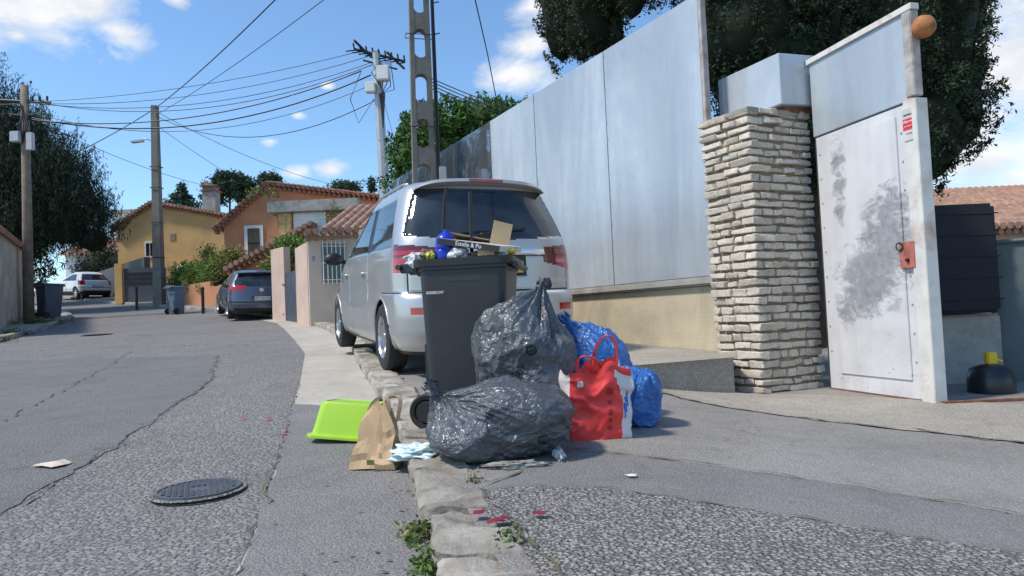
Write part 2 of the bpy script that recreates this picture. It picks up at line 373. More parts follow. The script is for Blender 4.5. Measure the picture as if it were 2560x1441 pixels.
# ------------------------------------------------------------------ gate leaf
gA=np.array([2.825,6.16]); gB=np.array([3.10,5.08]); gd=gB-gA; gl_=float(np.hypot(*gd)); 
gate=empty("metal_gate",(gA[0],gA[1],0),(0,0,math.atan2(gd[1],gd[0])))
def peeling():
    m,nt,b=newmat("peeling_paint"); v=tc(nt); vs=tc(nt,(1,1,1.6)); vd=tc(nt,(9,9,.8))
    g=N(nt,"ShaderNodeTexCoord"); sx=N(nt,"ShaderNodeSeparateXYZ"); nt.links.new(g.outputs["Object"],sx.inputs[0])
    def gau(x0,z0,rx,rz):
        a=mth(nt,'DIVIDE',mth(nt,'SUBTRACT',sx.outputs[0],x0),rx); c_=mth(nt,'DIVIDE',mth(nt,'SUBTRACT',sx.outputs[2],z0),rz)
        return mr(nt,mth(nt,'ADD',mth(nt,'MULTIPLY',a,a),mth(nt,'MULTIPLY',c_,c_)),0,1,1,0)
    blob=mth(nt,'MAXIMUM',mth(nt,'MAXIMUM',gau(.78,1.25,.42,.60),mth(nt,'MULTIPLY',gau(.28,1.85,.14,.6),.7)),mth(nt,'MAXIMUM',gau(.55,.95,.5,.42),mth(nt,'MULTIPLY',gau(.3,.75,.25,.3),.75)))
    med=noi(nt,vs,5,8,.72,.5)
    k=mth(nt,'ADD',mth(nt,'MULTIPLY',blob,.40),med)
    mm=mr(nt,k,.66,.82)
    scr=mr(nt,noi(nt,vs,7,4,.7,3.5),.625,.65,0,.7); scr=mth(nt,'MULTIPLY',scr,mr(nt,sx.outputs[2],.2,1.0,1,.0)); mm=mth(nt,'MAXIMUM',mm,scr)
    c=mix(nt,mr(nt,noi(nt,v,3,5),.3,.7),(.60,.585,.585),(.74,.72,.71))
    c=mix(nt,mr(nt,noi(nt,vd,1,4,.6),.5,.72,0,.3),c,(.47,.42,.38))
    c=mix(nt,mth(nt,'MULTIPLY',mm,.85),c,mix(nt,mr(nt,noi(nt,v,20,3),.3,.7),(.19,.195,.205),(.33,.335,.35)))
    nt.links.new(c,b.inputs["Base Color"]); b.inputs["Roughness"].default_value=.5; b.inputs["Metallic"].default_value=.1
    bump(nt,b,mm,-.3,.003); return m
peel=peeling()
wornw=Mt("worn_white",(.66,.63,.58),.6,var=.12,scale=6,dirt=(.40,.25,.17))
mb=MB()
mb.bbox((.02,-.02,.02),(gl_-.10,.015,2.27),0,e=.003)
mb.bbox((.17,-.032,.16),(gl_-.18,-.021,2.2),0,e=.003)
mb.obj("lower_panel",[peel],gate)
mb=MB(); mb.bbox((.0,-.028,2.285),(gl_-.02,.012,2.95),0,e=.003); mb.obj("upper_panel",[stl],gate)
mb=MB()
for i in range(9):
    for (a_,b_) in ((.06,.35+i*.22),(gl_-.14,.3+i*.22)): mb.lathe([(.001,.004),(.008,.003),(.01,0)],8,0,Matrix.Translation((a_,-.021,b_))@Matrix.Rotation(R(90),4,'X'))
mb.obj("rivets",[Mt("rivet",(.3,.3,.3),.5)],gate)
mb=MB(); mb.bbox((-.02,-.05,2.95),(gl_+.05,.03,3.0),0,e=.004)
mb.bbox((gl_-.09,-.045,-.03),(gl_+.0,.03,2.3),0,e=.006); mb.bbox((gl_+.002,-.06,-.04),(gl_+.05,.05,2.28),0,e=.004)
mb.obj("frame",[wornw],gate)
mb=MB(); mb.bbox((gl_-.045,-.05,2.3),(gl_+.04,.03,2.949),0,e=.006); mb.obj("upper_post",[Mt("worn_grey",(.40,.37,.34),.6,var=.3,scale=9,dirt=(.3,.14,.08))],gate)
mb=MB(); mb.bbox((.0,-.03,-.04),(gl_-.1,.02,.019),0,e=.004); mb.obj("bottom_rail",[rust],gate)
mb=MB(); mb.bbox((-.05,.02,-.1),(.03,.12,2.9),0,e=.006); mb.obj("hinge_post",[Mt("hinge_dark",(.05,.05,.05),.7)],gate)
mb=MB(); mb.lathe([(.001,-.0),(.07,.0),(.08,.015),(.085,.05),(.07,.09),(.04,.11),(.001,.115)],24,0,Matrix.Translation((gl_+.045,.02,2.80))@Matrix.Rotation(R(90),4,'Y')); mb.obj("end_roller",[Mt("rust_orange",(.45,.18,.06),.8,var=.35,scale=12,dirt=(.22,.09,.05))],gate,angle=40)
mb=MB(); mb.bbox((gl_-.2,-.052,1.02),(gl_-.06,-.046,1.22),0,e=.002); mb.obj("lock_plate",[Mt("lock_rust",(.42,.13,.1),.6,var=.35,scale=14)],gate)
mb=MB()
mb.tube([(gl_-.19+.03*math.cos(t),-.06,1.19+.03*math.sin(t)) for t in np.linspace(0,6.28,18)],.005); mb.tube([(gl_-.12,-.045,1.08),(gl_-.12,-.07,1.08)],.014)
mb.obj("ring_handle",[black],gate)
sg=empty("alarm_sign",(gl_-.035,-.0475,2.1),(0,0,0)); sg.parent=gate
mb=MB(); mb.box((-.055,-.004,-.12),(.055,0,.12),0); mb.box((-.052,-.006,-.04),(.052,-.0045,.045),1)
mb.obj("plate",[Mt("sign_ground",(.55,.53,.5),.6),Mt("sign_red",(.65,.03,.04),.5)],sg)
tw=Mt("text_white",(.8,.8,.8),.6); tb=Mt("text_black",(.02,.02,.02),.6)
text("verinova",.026,sg,(0,-.0055,.075),(R(90),0,0),tb); text("Alarme",.032,sg,(0,-.0075,.022),(R(90),0,0),tw)
text("Site sous alarme",.012,sg,(0,-.0075,-.012),(R(90),0,0),tw); text("04 91 00 00",.011,sg,(0,-.0055,-.07),(R(90),0,0),tb)
# ------------------------------------------------------------------ right yard
mb=MB(); mb.bbox((3.75,6.1,-.3),(4.35,6.9,.62),0,e=.02); mb.obj("concrete_block",[concg])
mb=MB(); mb.bbox((3.66,6.0,.63),(4.3,7.4,1.6),0,e=.03)
for k in range(5): mb.tube([(3.65,6.0,.75+k*.19),(4.31,6.0,.75+k*.19)],.006)
mb.obj("black_screened_unit",[Mt("mesh_black",(.012,.014,.02),.8,bmp=.5,bscale=120)])
mb=MB(); mb.lathe([(.001,-.1),(.15,-.1),(.165,-.06),(.165,.12),(.14,.2),(.07,.23),(.001,.235)],32); gc=empty("gas_cylinder",(3.80,5.5,.0)); mb.obj("body",[Mt("cyl_black",(.015,.016,.02),.3)],gc,smooth=True)
mb=MB(); mb.bbox((-.03,-.03,.235),(.05,.03,.33),0,e=.008); mb.tube([(.03,0,.28),(.1,0,.25)],.012); mb.obj("valve_cap",[Mt("yellow_plastic",(.7,.5,.02),.4)],gc)
mb=MB(); mb.loft([[(x,y,z) for x,y in ((4.35,6.2),(6.5,4.6),(6.52,4.63),(4.38,6.24))] for z in (-.3,1.25)])
mb.tube([(4.34,6.19,1.26),(6.5,4.59,1.26)],.02); mb.tube([(4.34,6.17,-.3),(4.34,6.17,1.27)],.025)
mb.obj("grey_fence",[Mt("fence_grey",(.1,.125,.13),.6,var=.12)])
mb=MB(); mb.box((3.1,4.98,-.02),(6,5.02,.03)); o=mb.obj("gate_rail",[rust]); 
# ------------------------------------------------------------------ foliage
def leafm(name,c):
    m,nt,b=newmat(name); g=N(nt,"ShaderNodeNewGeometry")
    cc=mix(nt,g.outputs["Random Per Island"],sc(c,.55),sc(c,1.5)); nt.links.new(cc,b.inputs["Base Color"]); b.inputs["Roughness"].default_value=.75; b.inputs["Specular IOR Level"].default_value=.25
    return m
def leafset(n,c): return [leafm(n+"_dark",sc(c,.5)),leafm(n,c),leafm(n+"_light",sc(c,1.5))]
cypL=leafset("cypress_leaf",(.027,.043,.02)); pinL=leafset("pine_leaf",(.022,.036,.019)); farL=leafset("far_leaf",(.045,.07,.04)); bushL=leafset("bush_leaf",(.07,.13,.03)); hedL=leafset("hedge_leaf",(.11,.17,.035)); brownL=leafset("sapling_leaf",(.16,.18,.05))
def leaves(ells,n,per,size,clump,seed,shell=.6,up=0,asp=.35,bumps=.25,shoot=0):
    r=np.random.default_rng(seed); E=np.array([list(e[0])+list(e[1]) for e in ells],float)
    w=(E[:,3]*E[:,4]*E[:,5])**.75; w/=w.sum(); idx=r.choice(len(E),n,p=w)
    d=r.normal(size=(n,3)); d/=np.linalg.norm(d,axis=1)[:,None]
    rad=shell+(1-shell)*r.random(n)**.6
    bf=1+bumps*np.array([noise.noise(Vector((a*2.3+seed,b*2.3,c*2.3+k)))*2 for (a,b,c),k in zip(d,idx)])
    cen=E[idx,:3]+d*E[idx,3:]*(rad*bf)[:,None]
    g=r.normal(size=(n*per,3))*clump
    if shoot:
        ax=d*.6+np.array([0,0,1.0]); ax/=np.linalg.norm(ax,axis=1)[:,None]
        AX=np.repeat(ax,per,0); tt=r.random(n*per); g=g*(1-.8*tt)[:,None]+AX*(tt*shoot)[:,None]
    c=np.repeat(cen,per,0)+g
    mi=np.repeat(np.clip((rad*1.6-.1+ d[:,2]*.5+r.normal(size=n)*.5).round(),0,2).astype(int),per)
    a=r.normal(size=(n*per,3)); a[:,2]+=up; a/=np.linalg.norm(a,axis=1)[:,None]
    b=np.cross(a,r.normal(size=(n*per,3))); b/=np.linalg.norm(b,axis=1)[:,None]
    s=size*(.5+r.random(n*per))[:,None]
    V=np.stack([c-a*s*.5,c+b*s*asp*.5,c+a*s*.5,c-b*s*asp*.5],1).reshape(-1,3)
    F=np.arange(len(V)).reshape(-1,4); return V,F,mi
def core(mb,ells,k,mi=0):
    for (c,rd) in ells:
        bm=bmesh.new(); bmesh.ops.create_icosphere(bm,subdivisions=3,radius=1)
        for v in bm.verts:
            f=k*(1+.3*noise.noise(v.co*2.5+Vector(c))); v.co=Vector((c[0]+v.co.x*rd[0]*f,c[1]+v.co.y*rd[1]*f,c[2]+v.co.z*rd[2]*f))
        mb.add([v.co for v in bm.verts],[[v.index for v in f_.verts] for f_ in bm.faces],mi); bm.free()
def tree(name,ells,n,per,size,clump,seed,mats,trunk=None,corek=0,**kw):
    e=empty(name)
    V,F,mi=leaves(ells,n,per,size,clump,seed,**kw); link("crown",npmesh("crown",V,F,mi),e,mats)
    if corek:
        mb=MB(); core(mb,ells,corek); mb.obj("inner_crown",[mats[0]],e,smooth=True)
    if trunk:
        mb=MB()
        for pts,r1,r2 in trunk: mb.tube(pts,r1,0,8,r2=r2)
        mb.obj("trunk",[bark],e,smooth=True)
    return e
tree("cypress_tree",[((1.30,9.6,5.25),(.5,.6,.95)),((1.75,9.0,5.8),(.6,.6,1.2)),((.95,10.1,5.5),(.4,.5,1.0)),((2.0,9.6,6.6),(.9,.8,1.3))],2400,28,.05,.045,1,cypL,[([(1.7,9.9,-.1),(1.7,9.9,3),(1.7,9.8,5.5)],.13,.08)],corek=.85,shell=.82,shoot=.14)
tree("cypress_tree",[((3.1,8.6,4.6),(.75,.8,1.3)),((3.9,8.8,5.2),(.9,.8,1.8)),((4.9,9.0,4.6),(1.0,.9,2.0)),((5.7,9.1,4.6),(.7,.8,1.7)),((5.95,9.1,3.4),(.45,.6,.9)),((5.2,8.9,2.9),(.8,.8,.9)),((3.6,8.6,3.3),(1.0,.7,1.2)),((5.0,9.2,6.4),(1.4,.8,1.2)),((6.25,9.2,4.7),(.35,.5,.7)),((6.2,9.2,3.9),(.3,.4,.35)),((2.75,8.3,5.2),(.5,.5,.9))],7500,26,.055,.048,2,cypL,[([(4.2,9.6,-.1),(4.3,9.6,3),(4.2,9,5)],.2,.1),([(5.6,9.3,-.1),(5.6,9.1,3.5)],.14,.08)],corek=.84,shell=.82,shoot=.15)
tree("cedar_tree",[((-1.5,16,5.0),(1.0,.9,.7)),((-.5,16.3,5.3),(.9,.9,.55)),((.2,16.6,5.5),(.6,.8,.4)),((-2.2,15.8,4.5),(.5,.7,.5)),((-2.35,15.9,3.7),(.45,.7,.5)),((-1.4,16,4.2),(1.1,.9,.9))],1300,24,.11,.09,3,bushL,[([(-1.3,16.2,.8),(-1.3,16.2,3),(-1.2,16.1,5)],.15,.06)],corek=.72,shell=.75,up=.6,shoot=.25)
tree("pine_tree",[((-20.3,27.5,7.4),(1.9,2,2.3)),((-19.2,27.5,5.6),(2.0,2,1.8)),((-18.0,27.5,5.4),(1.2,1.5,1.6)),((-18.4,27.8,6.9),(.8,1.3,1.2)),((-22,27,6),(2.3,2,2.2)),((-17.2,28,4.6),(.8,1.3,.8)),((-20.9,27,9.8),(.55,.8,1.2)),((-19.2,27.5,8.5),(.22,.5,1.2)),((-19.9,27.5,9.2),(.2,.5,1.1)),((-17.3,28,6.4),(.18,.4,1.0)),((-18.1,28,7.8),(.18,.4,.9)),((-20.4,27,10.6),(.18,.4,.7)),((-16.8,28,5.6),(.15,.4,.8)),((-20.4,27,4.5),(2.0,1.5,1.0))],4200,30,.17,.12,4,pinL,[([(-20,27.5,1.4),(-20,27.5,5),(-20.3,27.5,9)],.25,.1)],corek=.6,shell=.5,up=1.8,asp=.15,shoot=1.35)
tree("pine_tree",[((-26,34,8),(3,2.5,3.6)),((-24.6,34,6.2),(2.0,2,1.3)),((-25.2,34,4.0),(2.0,1,2.2))],900,22,.3,.25,5,pinL,[([(-25,34,2),(-25.5,34,7)],.3,.1)],corek=.65,up=.8,asp=.2,shoot=.8)
tree("laurel_bush",[((-26.5,44,5.0),(1.6,1.0,1.3)),((-24.9,43.6,4.9),(1.4,.8,1.2))],420,20,.16,.15,15,pinL,corek=.72)
far=empty("distant_trees")
V,F,mi=leaves([((-31.5,75,16.0),(2.0,2,.9)),((-29.6,75,16.3),(1.6,2,.9)),((-30.8,75,17.1),(1.6,2,.6)),((-32.5,75,14.9),(1.2,1.5,.5)),((-29.2,75,15.0),(1.0,1.5,.45)),((-26.4,75,16.6),(1.3,1.5,.8)),((-25.7,75,15.6),(1.3,1.5,.6)),((-27.2,75,15.3),(.7,1,.4)),((-17.8,75,15.6),(1.5,1.5,.6)),((-15.0,75,15.6),(.25,.4,1.0)),((-36.2,75,14.4),(2.0,1.5,.4)),((-36.1,75,15.3),(1.1,1.2,.4)),((-36.0,75,16.2),(.35,.5,.7)),((-21,75,15.0),(1.4,1.5,.4))],1500,22,.34,.2,6,shell=.25,asp=.4,bumps=.4)
link("crowns",npmesh("crowns",V,F,mi),far,farL)
mb=MB()
for x,z in ((-31,16.5),(-29.3,16),(-36.1,16),(-17.8,15.5),(-26.3,16.3)): mb.tube([(x,75,5),(x+.3,75,z)],.2,0,6,r2=.1)
mb.tube([(-31,75,14),(-32.3,75,15.6)],.1,0,5); mb.tube([(-31,75,14.5),(-29.4,75,15.9)],.1,0,5)
mb.obj("trunks",[bark],far)
tree("hedge",[((-14.0,29.6,2.95),(.8,.5,.75)),((-13.0,28.8,2.9),(.8,.5,.75)),((-12.1,28.0,2.85),(.7,.5,.75))],560,22,.10,.08,8,hedL,corek=.75)
tree("garden_shrub",[((-12.2,28.5,3.7),(.8,.6,.35)),((-11.4,27.5,3.2),(.7,.5,.7)),((-12.7,28.6,4.0),(.3,.4,.3)),((-11.0,27.3,3.7),(.4,.3,.35))],240,18,.11,.11,9,brownL,shell=.3)
tree("garden_shrub",[((-7.8,23,2.5),(.6,.5,.8)),((-7.3,22.6,3.3),(.55,.5,.45)),((-7.5,23,1.9),(.5,.5,.6)),((-6.4,21.5,3.2),(.4,.4,.3))],460,20,.10,.09,10,hedL,corek=.55,shell=.5)
# ------------------------------------------------------------------ houses
ochre=Mt("ochre_render",(.60,.38,.155),.9,var=.1,scale=1.2,bmp=.2,dirt=(.48,.31,.14)); orange=Mt("orange_render",(.52,.235,.12),.9,var=.12,scale=1.2,bmp=.2,dirt=(.42,.19,.10))
beige=Mt("beige_render",(.56,.44,.34),.9,var=.1,scale=2,bmp=.2,dirt=(.42,.34,.26)); pink=Mt("pink_render",(.55,.40,.32),.9,var=.1,scale=2,bmp=.2)
shut=Mt("shutter_brown",(.06,.045,.035),.7); dgate=Mt("gate_bluegrey",(.06,.075,.1),.5)
def verge(mb,p0,p1,y,r=.11,dp=.35,mi=0,th=.1):
    p0=Vector((p0[0],y,p0[1]));p1=Vector((p1[0],y,p1[1])); L=(p1-p0).length; n=max(2,int(L/(2*r)))
    for i in range(n):
        c=p0+(p1-p0)*((i+.5)/n); mb.tube([c+Vector((0,-dp,0)),c+Vector((0,dp*.6,0))],r*.98,mi,6)
    for i in range(n):
        c=p0+(p1-p0)*((i+.5)/n)-Vector((0,0,r*1.5)); mb.tube([c+Vector((0,-dp*.45,0)),c+Vector((0,dp*.6,0))],r*.8,mi,6)
def roof(mb,a,b,c,d,mi,cols):
    a,b,c,d=[Vector(q) for q in (a,b,c,d)]; nrm=(b-a).cross(d-a).normalized(); 
    if nrm.z<0: nrm=-nrm
    n=cols*6;m=14;V=[];F=[]
    for j in range(m+1):
        for i in range(n+1):
            s=i/n;t=j/m; p=(a*(1-s)+b*s)*(1-t)+(d*(1-s)+c*s)*t
            k=abs(math.sin(math.pi*s*cols))*.07+(.025 if j%2 else 0)
            V.append(p+nrm*k)
    for j in range(m):
        for i in range(n): q=j*(n+1)+i; F.append((q,q+1,q+n+2,q+n+1))
    mb.add(V,F,mi)
e=empty("yellow_house")
mb=MB(); mb.prism([(-23.1,1.5),(-23.05,6.95),(-20.9,8.2),(-15.6,7.0),(-15.6,1.5)],40,49); mb.obj("walls",[ochre],e)
mb=MB(); verge(mb,(-23.4,6.85),(-20.9,8.32),40); verge(mb,(-20.9,8.32),(-15.3,7.08),40)
roof(mb,(-23.4,39.7,6.85),(-23.4,49,6.85),(-20.9,49,8.35),(-20.9,39.7,8.35),0,20); roof(mb,(-15.3,39.7,7.05),(-15.3,49,7.05),(-20.9,49,8.35),(-20.9,39.7,8.35),0,20)
mb.obj("roof",[tile],e)
mb=MB(); mb.bbox((-18.3,40.6,7.2),(-17.5,41.3,8.95),0,e=.02); mb.bbox((-18.4,40.5,8.95),(-17.4,41.4,9.03),1,e=.02); mb.bbox((-18.25,40.65,9.03),(-17.55,41.25,9.25),0); mb.prism([(-18.4,9.25),(-17.9,9.5),(-17.4,9.25)],40.4,41.4,1); mb.obj("chimney",[concg,tile],e)
mb=MB()
mb.box((-21.45,39.93,5.05),(-20.85,40.0,6.0),0); mb.box((-21.37,39.915,5.15),(-21.18,39.929,5.9),1); mb.box((-21.12,39.915,5.15),(-20.93,39.929,5.9),1)
mb.box((-19.95,39.97,6.0),(-19.65,39.999,6.4),3)
mb.box((-17.4,39.97,4.2),(-16.7,39.999,5.2),1)
mb.obj("window",[white,glass,shut,mort],e)
mb=MB(); V=[(-21.8,39.95,4.35),(-18.9,39.95,4.6),(-18.9,38.9,4.1),(-21.8,38.9,3.85),(-21.8,38.9,3.65),(-18.9,38.9,3.9)]; mb.add(V,[(0,1,2,3),(3,2,5,4)]); mb.obj("awning",[Mt("awning_cream",(.6,.52,.32),.8)],e)
e=empty("orange_house")
mb=MB(); mb.prism([(-13.85,1.5),(-13.85,5.75),(-11.65,7.5),(-4.5,6.3),(-4.5,1.5)],33,42); mb.obj("walls",[orange],e)
mb=MB(); verge(mb,(-14.3,5.5),(-11.65,7.66),33,.12); verge(mb,(-11.65,7.66),(-4.2,6.45),33,.12)
roof(mb,(-14.3,32.6,5.5),(-14.3,42,5.5),(-11.65,42,7.7),(-11.65,32.6,7.7),0,20); roof(mb,(-4.2,32.6,6.45),(-4.2,42,6.45),(-11.65,42,7.7),(-11.65,32.6,7.7),0,20); mb.obj("roof",[tile],e)
mb=MB(); mb.box((-12.85,32.93,3.95),(-11.95,33,5.65),0)
mb.box((-12.68,32.9,4.1),(-12.4,32.929,5.5),2); mb.box((-12.39,32.9,4.1),(-12.11,32.929,5.5),2)
mb.box((-12.68,32.88,4.78),(-12.11,32.899,4.82),3); mb.obj("window",[white,glass,shut,black],e)
mb=MB(); mb.bbox((-9.2,27,1.3),(-4,32.9,5.2),0,e=.02); mb.obj("garage_wing",[orange],e)
mb=MB(); mb.bbox((-9.5,26.7,5.2),(-5.9,28.5,5.65),0,e=.02); mb.obj("lintel",[concg],e)
mb=MB(); mb.box((-8.55,26.96,4.0),(-7.25,26.999,5.19),0)
for k in range(8): mb.box((-8.55,26.94,4.05+k*.14),(-7.25,26.958,4.14+k*.14),0)
mb.obj("shutter_door",[white],e)
mb=MB(); mb.bbox((-9.1,26.85,4.2),(-8.6,26.99,5.19),0,e=.02); mb.obj("stone_jamb",[Mt("ochre_stone",(.5,.34,.14),.9,var=.35,scale=8)],e)
mb=MB()
verge(mb,(-11.1,3.0),(-7.6,4.7),26.8,.11,.6); mb.obj("stair_roof",[tile],e)
mb=MB(); mb.prism([(-11,1.2),(-11,2.85),(-7.6,4.5),(-7.6,1.2)],26.85,26.99); mb.obj("stair_wall",[orange],e)
tree("ivy_plant",[((-9.6,26.6,6.0),(.9,.15,.18)),((-6.8,26.6,5.0),(.4,.15,.5)),((-8.4,26.7,3.9),(.8,.15,.3))],80,14,.10,.08,12,brownL,shell=.1)
e=empty("white_building"); mb=MB(); mb.box((-41,70,4),(-37.5,78,12.9),0); mb.box((-41.3,69.8,12.9),(-37.2,78,13.3),1); mb.obj("walls",[white,concg],e)
e=empty("distant_house"); mb=MB(); mb.box((-34,52,3),(-27,58,6.8),0); mb.obj("walls",[white],e); mb=MB(); roof(mb,(-34.5,51.5,6.7),(-26.5,51.5,6.7),(-26.5,55,8.3),(-34.5,55,8.3),0,30); mb.obj("roof",[tile],e)
e=empty("pink_house"); mb=MB(); mb.box((12.6,20,-.6),(24,28,2.75),0); mb.obj("walls",[pink],e)
mb=MB(); roof(mb,(12.2,19.5,2.75),(24,19.5,2.75),(24,23.5,4.45),(12.2,23.5,4.45),0,52); verge(mb,(12.2,2.72),(24,2.72),19.6,.11,.15); mb.obj("roof",[tile],e)
mb=MB(); mb.box((14.4,19.95,1.1),(15.2,19.999,2.2),0); mb.box((14.5,19.93,1.2),(15.1,19.949,2.1),1); mb.obj("window",[white,glass],e)
e=empty("beige_wall_house")
mb=MB(); Mx=Matrix.Translation((-4.75,16.0,0))@Matrix.Rotation(R(20),4,'Z')
mb.box((0,0,.5),(4,.3,2.85),0,Mx); mb.obj("wall",[beige],e)
mb=MB(); verge(mb,(-.1,2.92),(1.2,3.0),0,.09,.2); o=mb.obj("tile_coping",[tile],e); o.matrix_local=Mx
mb=MB(); mb.box((.3,-.02,1.75),(.85,-.003,2.65),0)
for k in range(6): mb.tube([(.33+k*.1,-.05,1.7),(.33+k*.1,-.05,2.72)],.012,1,6)
for k in range(3): mb.tube([(.3,-.05,1.8+k*.4),(.88,-.05,1.8+k*.4)],.01,1,6)
o=mb.obj("barred_window",[glass,white],e); o.matrix_local=Mx
mb=MB(); roof(mb,(-4.9,17.6,3.2),(-1,19,3.2),(-1,22.5,4.4),(-4.9,21.2,4.4),0,18); mb.box((-4.8,17.9,.8),(-1,19,3.2),1); mb.obj("tiled_roof",[tile,beige],e)
text("8",.16,e,(-4.6,15.9,2.3),(R(90),0,R(20)),Mt("number_blue",(.03,.08,.35),.4),"house_number")
e=empty("garden_wall"); mb=MB(); mb.loft([[(x,y,z) for x,y in ((-6.9,19.6),(-6.3,18.9),(-6.15,19.0),(-6.75,19.7))] for z in (.7,2.95)]); mb.loft([[(x,y,z) for x,y in ((-5.6,17.7),(-4.9,16.4),(-4.75,16.5),(-5.45,17.8))] for z in (.6,2.75)]); mb.obj("pillars",[pink],e)
mb=MB(); mb.loft([[(x,y,z) for x,y in ((-6.3,18.95),(-5.6,17.75),(-5.57,17.78),(-6.27,18.98))] for z in (.75,2.2)]); mb.obj("gate_panel",[dgate],e)
e=empty("garden_wall"); mb=MB()
pts=[(-15.6,30.8),(-13.6,28.6),(-11.9,26.9),(-10.2,25.3),(-8.6,23.9),(-7.2,22.2)]
for i in range(5):
    a,b=pts[i],pts[i+1]; t=h(*a)+.95-.05*i; mb.loft([[(x,y,z) for x,y in (a,b,(b[0]+.15,b[1]+.2),(a[0]+.15,a[1]+.2))] for z in (h(*b)-.1,t)])
mb.obj("low_wall",[orange],e)
e=empty("entrance_gate"); mb=MB(); mb.box((-18.3,32.2,2.1),(-16.3,32.25,3.75),0); mb.box((-16.25,32.1,2.1),(-15.9,32.4,4.0),1); mb.box((-18.7,32.1,2.1),(-18.35,32.4,4.0),1)
for k in range(3): mb.box((-18.2,32.17,3.0+k*.22),(-16.4,32.199,3.1+k*.22),2)
mb.obj("leaf",[dgate,ochre,black],e)
e=empty("garden_wall"); mb=MB(); mb.loft([[(x,y,z) for x,y in ((-27.5,44.5),(-19.0,35.3),(-18.8,35.5),(-27.3,44.7))] for z in (2,4.6)]); mb.obj("wall",[Mt("dark_screen",(.07,.075,.08),.7)],e)
e=empty("boundary_wall"); mb=MB(); mb.loft([[(x,y,z) for x,y in ((-13.0,16.5),(-17.2,24),(-17.5,23.9),(-13.3,16.4))] for z in (.5,3.85)]); mb.obj("wall",[Mt("old_render",(.5,.42,.31),.9,var=.2,scale=1.5,dirt=(.3,.25,.18))],e)
mb=MB()
for i in range(40):
    t=i/40; x=-13.1-4.25*t;y=16.4+7.55*t; mb.tube([(x-.25,y-.1,3.82),(x,y,3.97),(x+.28,y+.12,3.82)],.09,0,6)
mb.obj("tile_coping",[tile],e)
# ------------------------------------------------------------------ poles and wires
cpole=Mt("pole_concrete",(.19,.175,.15),.9,var=.2,scale=4,bmp=.4,dirt=(.12,.11,.1)); galv=Mt("galvanised",(.42,.43,.44),.5,metal=.3,var=.1)
e=empty("concrete_utility_pole",(-1.44,11.6,h(-1.4,11.6)),(0,R(.4),R(14)))
mb=MB(); Ht=9.0
def pw(z): return .215-.008*z
cell=.78
nc=int(Ht/cell)
for s in (-1,1):
    mb.loft([[(s*pw(z),-.09,z),(s*(pw(z)-.075),-.09,z),(s*(pw(z)-.075),.09,z),(s*pw(z),.09,z)] for z in (-.3,Ht)])
for k in range(nc+1):
    z0=k*cell-.02; w=pw(z0)-.074
    mb.box((-w,-.085,z0-.14),(w,.085,z0+.14))
    for sg_ in (-1,1):
        prof=[(-w,z0+sg_*.139)]+[(-w+ w*(1-math.cos(a)),z0+sg_*(.139+ .10*(1-math.sin(a)))) for a in np.linspace(0,math.pi/2,6)]
        L=prof; mb.prism(L if sg_>0 else L[::-1],-.084,.084)
        Rr=[(-x,z_) for x,z_ in L]; mb.prism(Rr[::-1] if sg_>0 else Rr,-.084,.084)
mb.obj("lattice_shaft",[cpole],e)
mb=MB(); mb.tube([(.24,-.11,.0),(.245,-.11,4),(.2,-.11,9)],.022); mb.tube([(.2,-.13,0),(.21,-.13,3.4),(.19,-.12,9)],.015)
for z in (2.0,3.6,5.2,6.5): mb.tube([(-.24,-.1,z),(.26,-.1,z),(.26,.1,z),(-.24,.1,z),(-.24,-.1,z)],.008)
for z in (5.75,5.2,6.9): mb.tube([(.2,-.1,z),(.34,-.1,z+.04)],.01)
mb.obj("cables_and_straps",[black],e)
mb=MB(); mb.bbox((.24,-.2,1.7),(.36,-.08,2.9),0,e=.01); mb.obj("cable_cover",[galv],e)
e=empty("utility_pole",(-4.03,22,h(-4,22)))
mb=MB(); g0=-h(-4,22); mb.tube([(.1,0,0),(.03,0,4.2),(-.07,0,9.55+g0)],.2,0,10,r2=.13); mb.obj("shaft",[galv],e)
mb=MB()
a=Vector((-.78,-.0,9.68+g0)); b=Vector((.85,0,9.2+g0))
mb.tube([a,b],.045); mb.tube([a+Vector((.1,-.5,.1)),a+Vector((.45,.5,-.1))],.04); mb.tube([b+Vector((-.5,-.5,.15)),b+Vector((-.1,.5,-.05))],.04); mb.tube([(-.5,0,9.3+g0),(.6,0,8.95+g0)],.03)
for i in range(9):
    p=a+(b-a)*(i/8); mb.tube([p,p+Vector((.0,-.15,.14))],.028,0,6); mb.tube([p+Vector((0,.1,0)),p+Vector((-.25,-.1,-.10))],.022,0,6)
mb.obj("crossarms",[black],e)
mb=MB(); mb.bbox((-.02,-.4,8.5+g0),(.38,-.1,8.98+g0),0,e=.03); mb.bbox((-.42,-.3,8.15+g0),(-.1,-.05,8.5+g0),0,e=.03); mb.obj("junction_boxes",[white],e)
mb=MB()
for s in range(7): mb.tube([(.1+.05*s,-.1,9.2+g0),(-.2+.12*s,-.25,8.8+g0-.1*s),(.2-.03*s,-.2,8.1+g0),(.1,-.15,7.0+g0)],.015,0,5)
mb.tube([(-.6,0,8.9+g0),(-.95,-.1,8.0+g0),(-.7,-.1,7.2+g0),(-.2,0,8.0+g0)],.015,0,5); mb.obj("cable_loops",[black],e)
e=empty("street_lamp",(-15.0,29,h(-15,29)+.1))
mb=MB(); mb.loft([[( -w,-w,z),(w,-w,z),(w,w,z),(-w,w,z)] for w,z in ((.19,-.2),(.12,8.55))]); mb.obj("pole",[cpole],e)
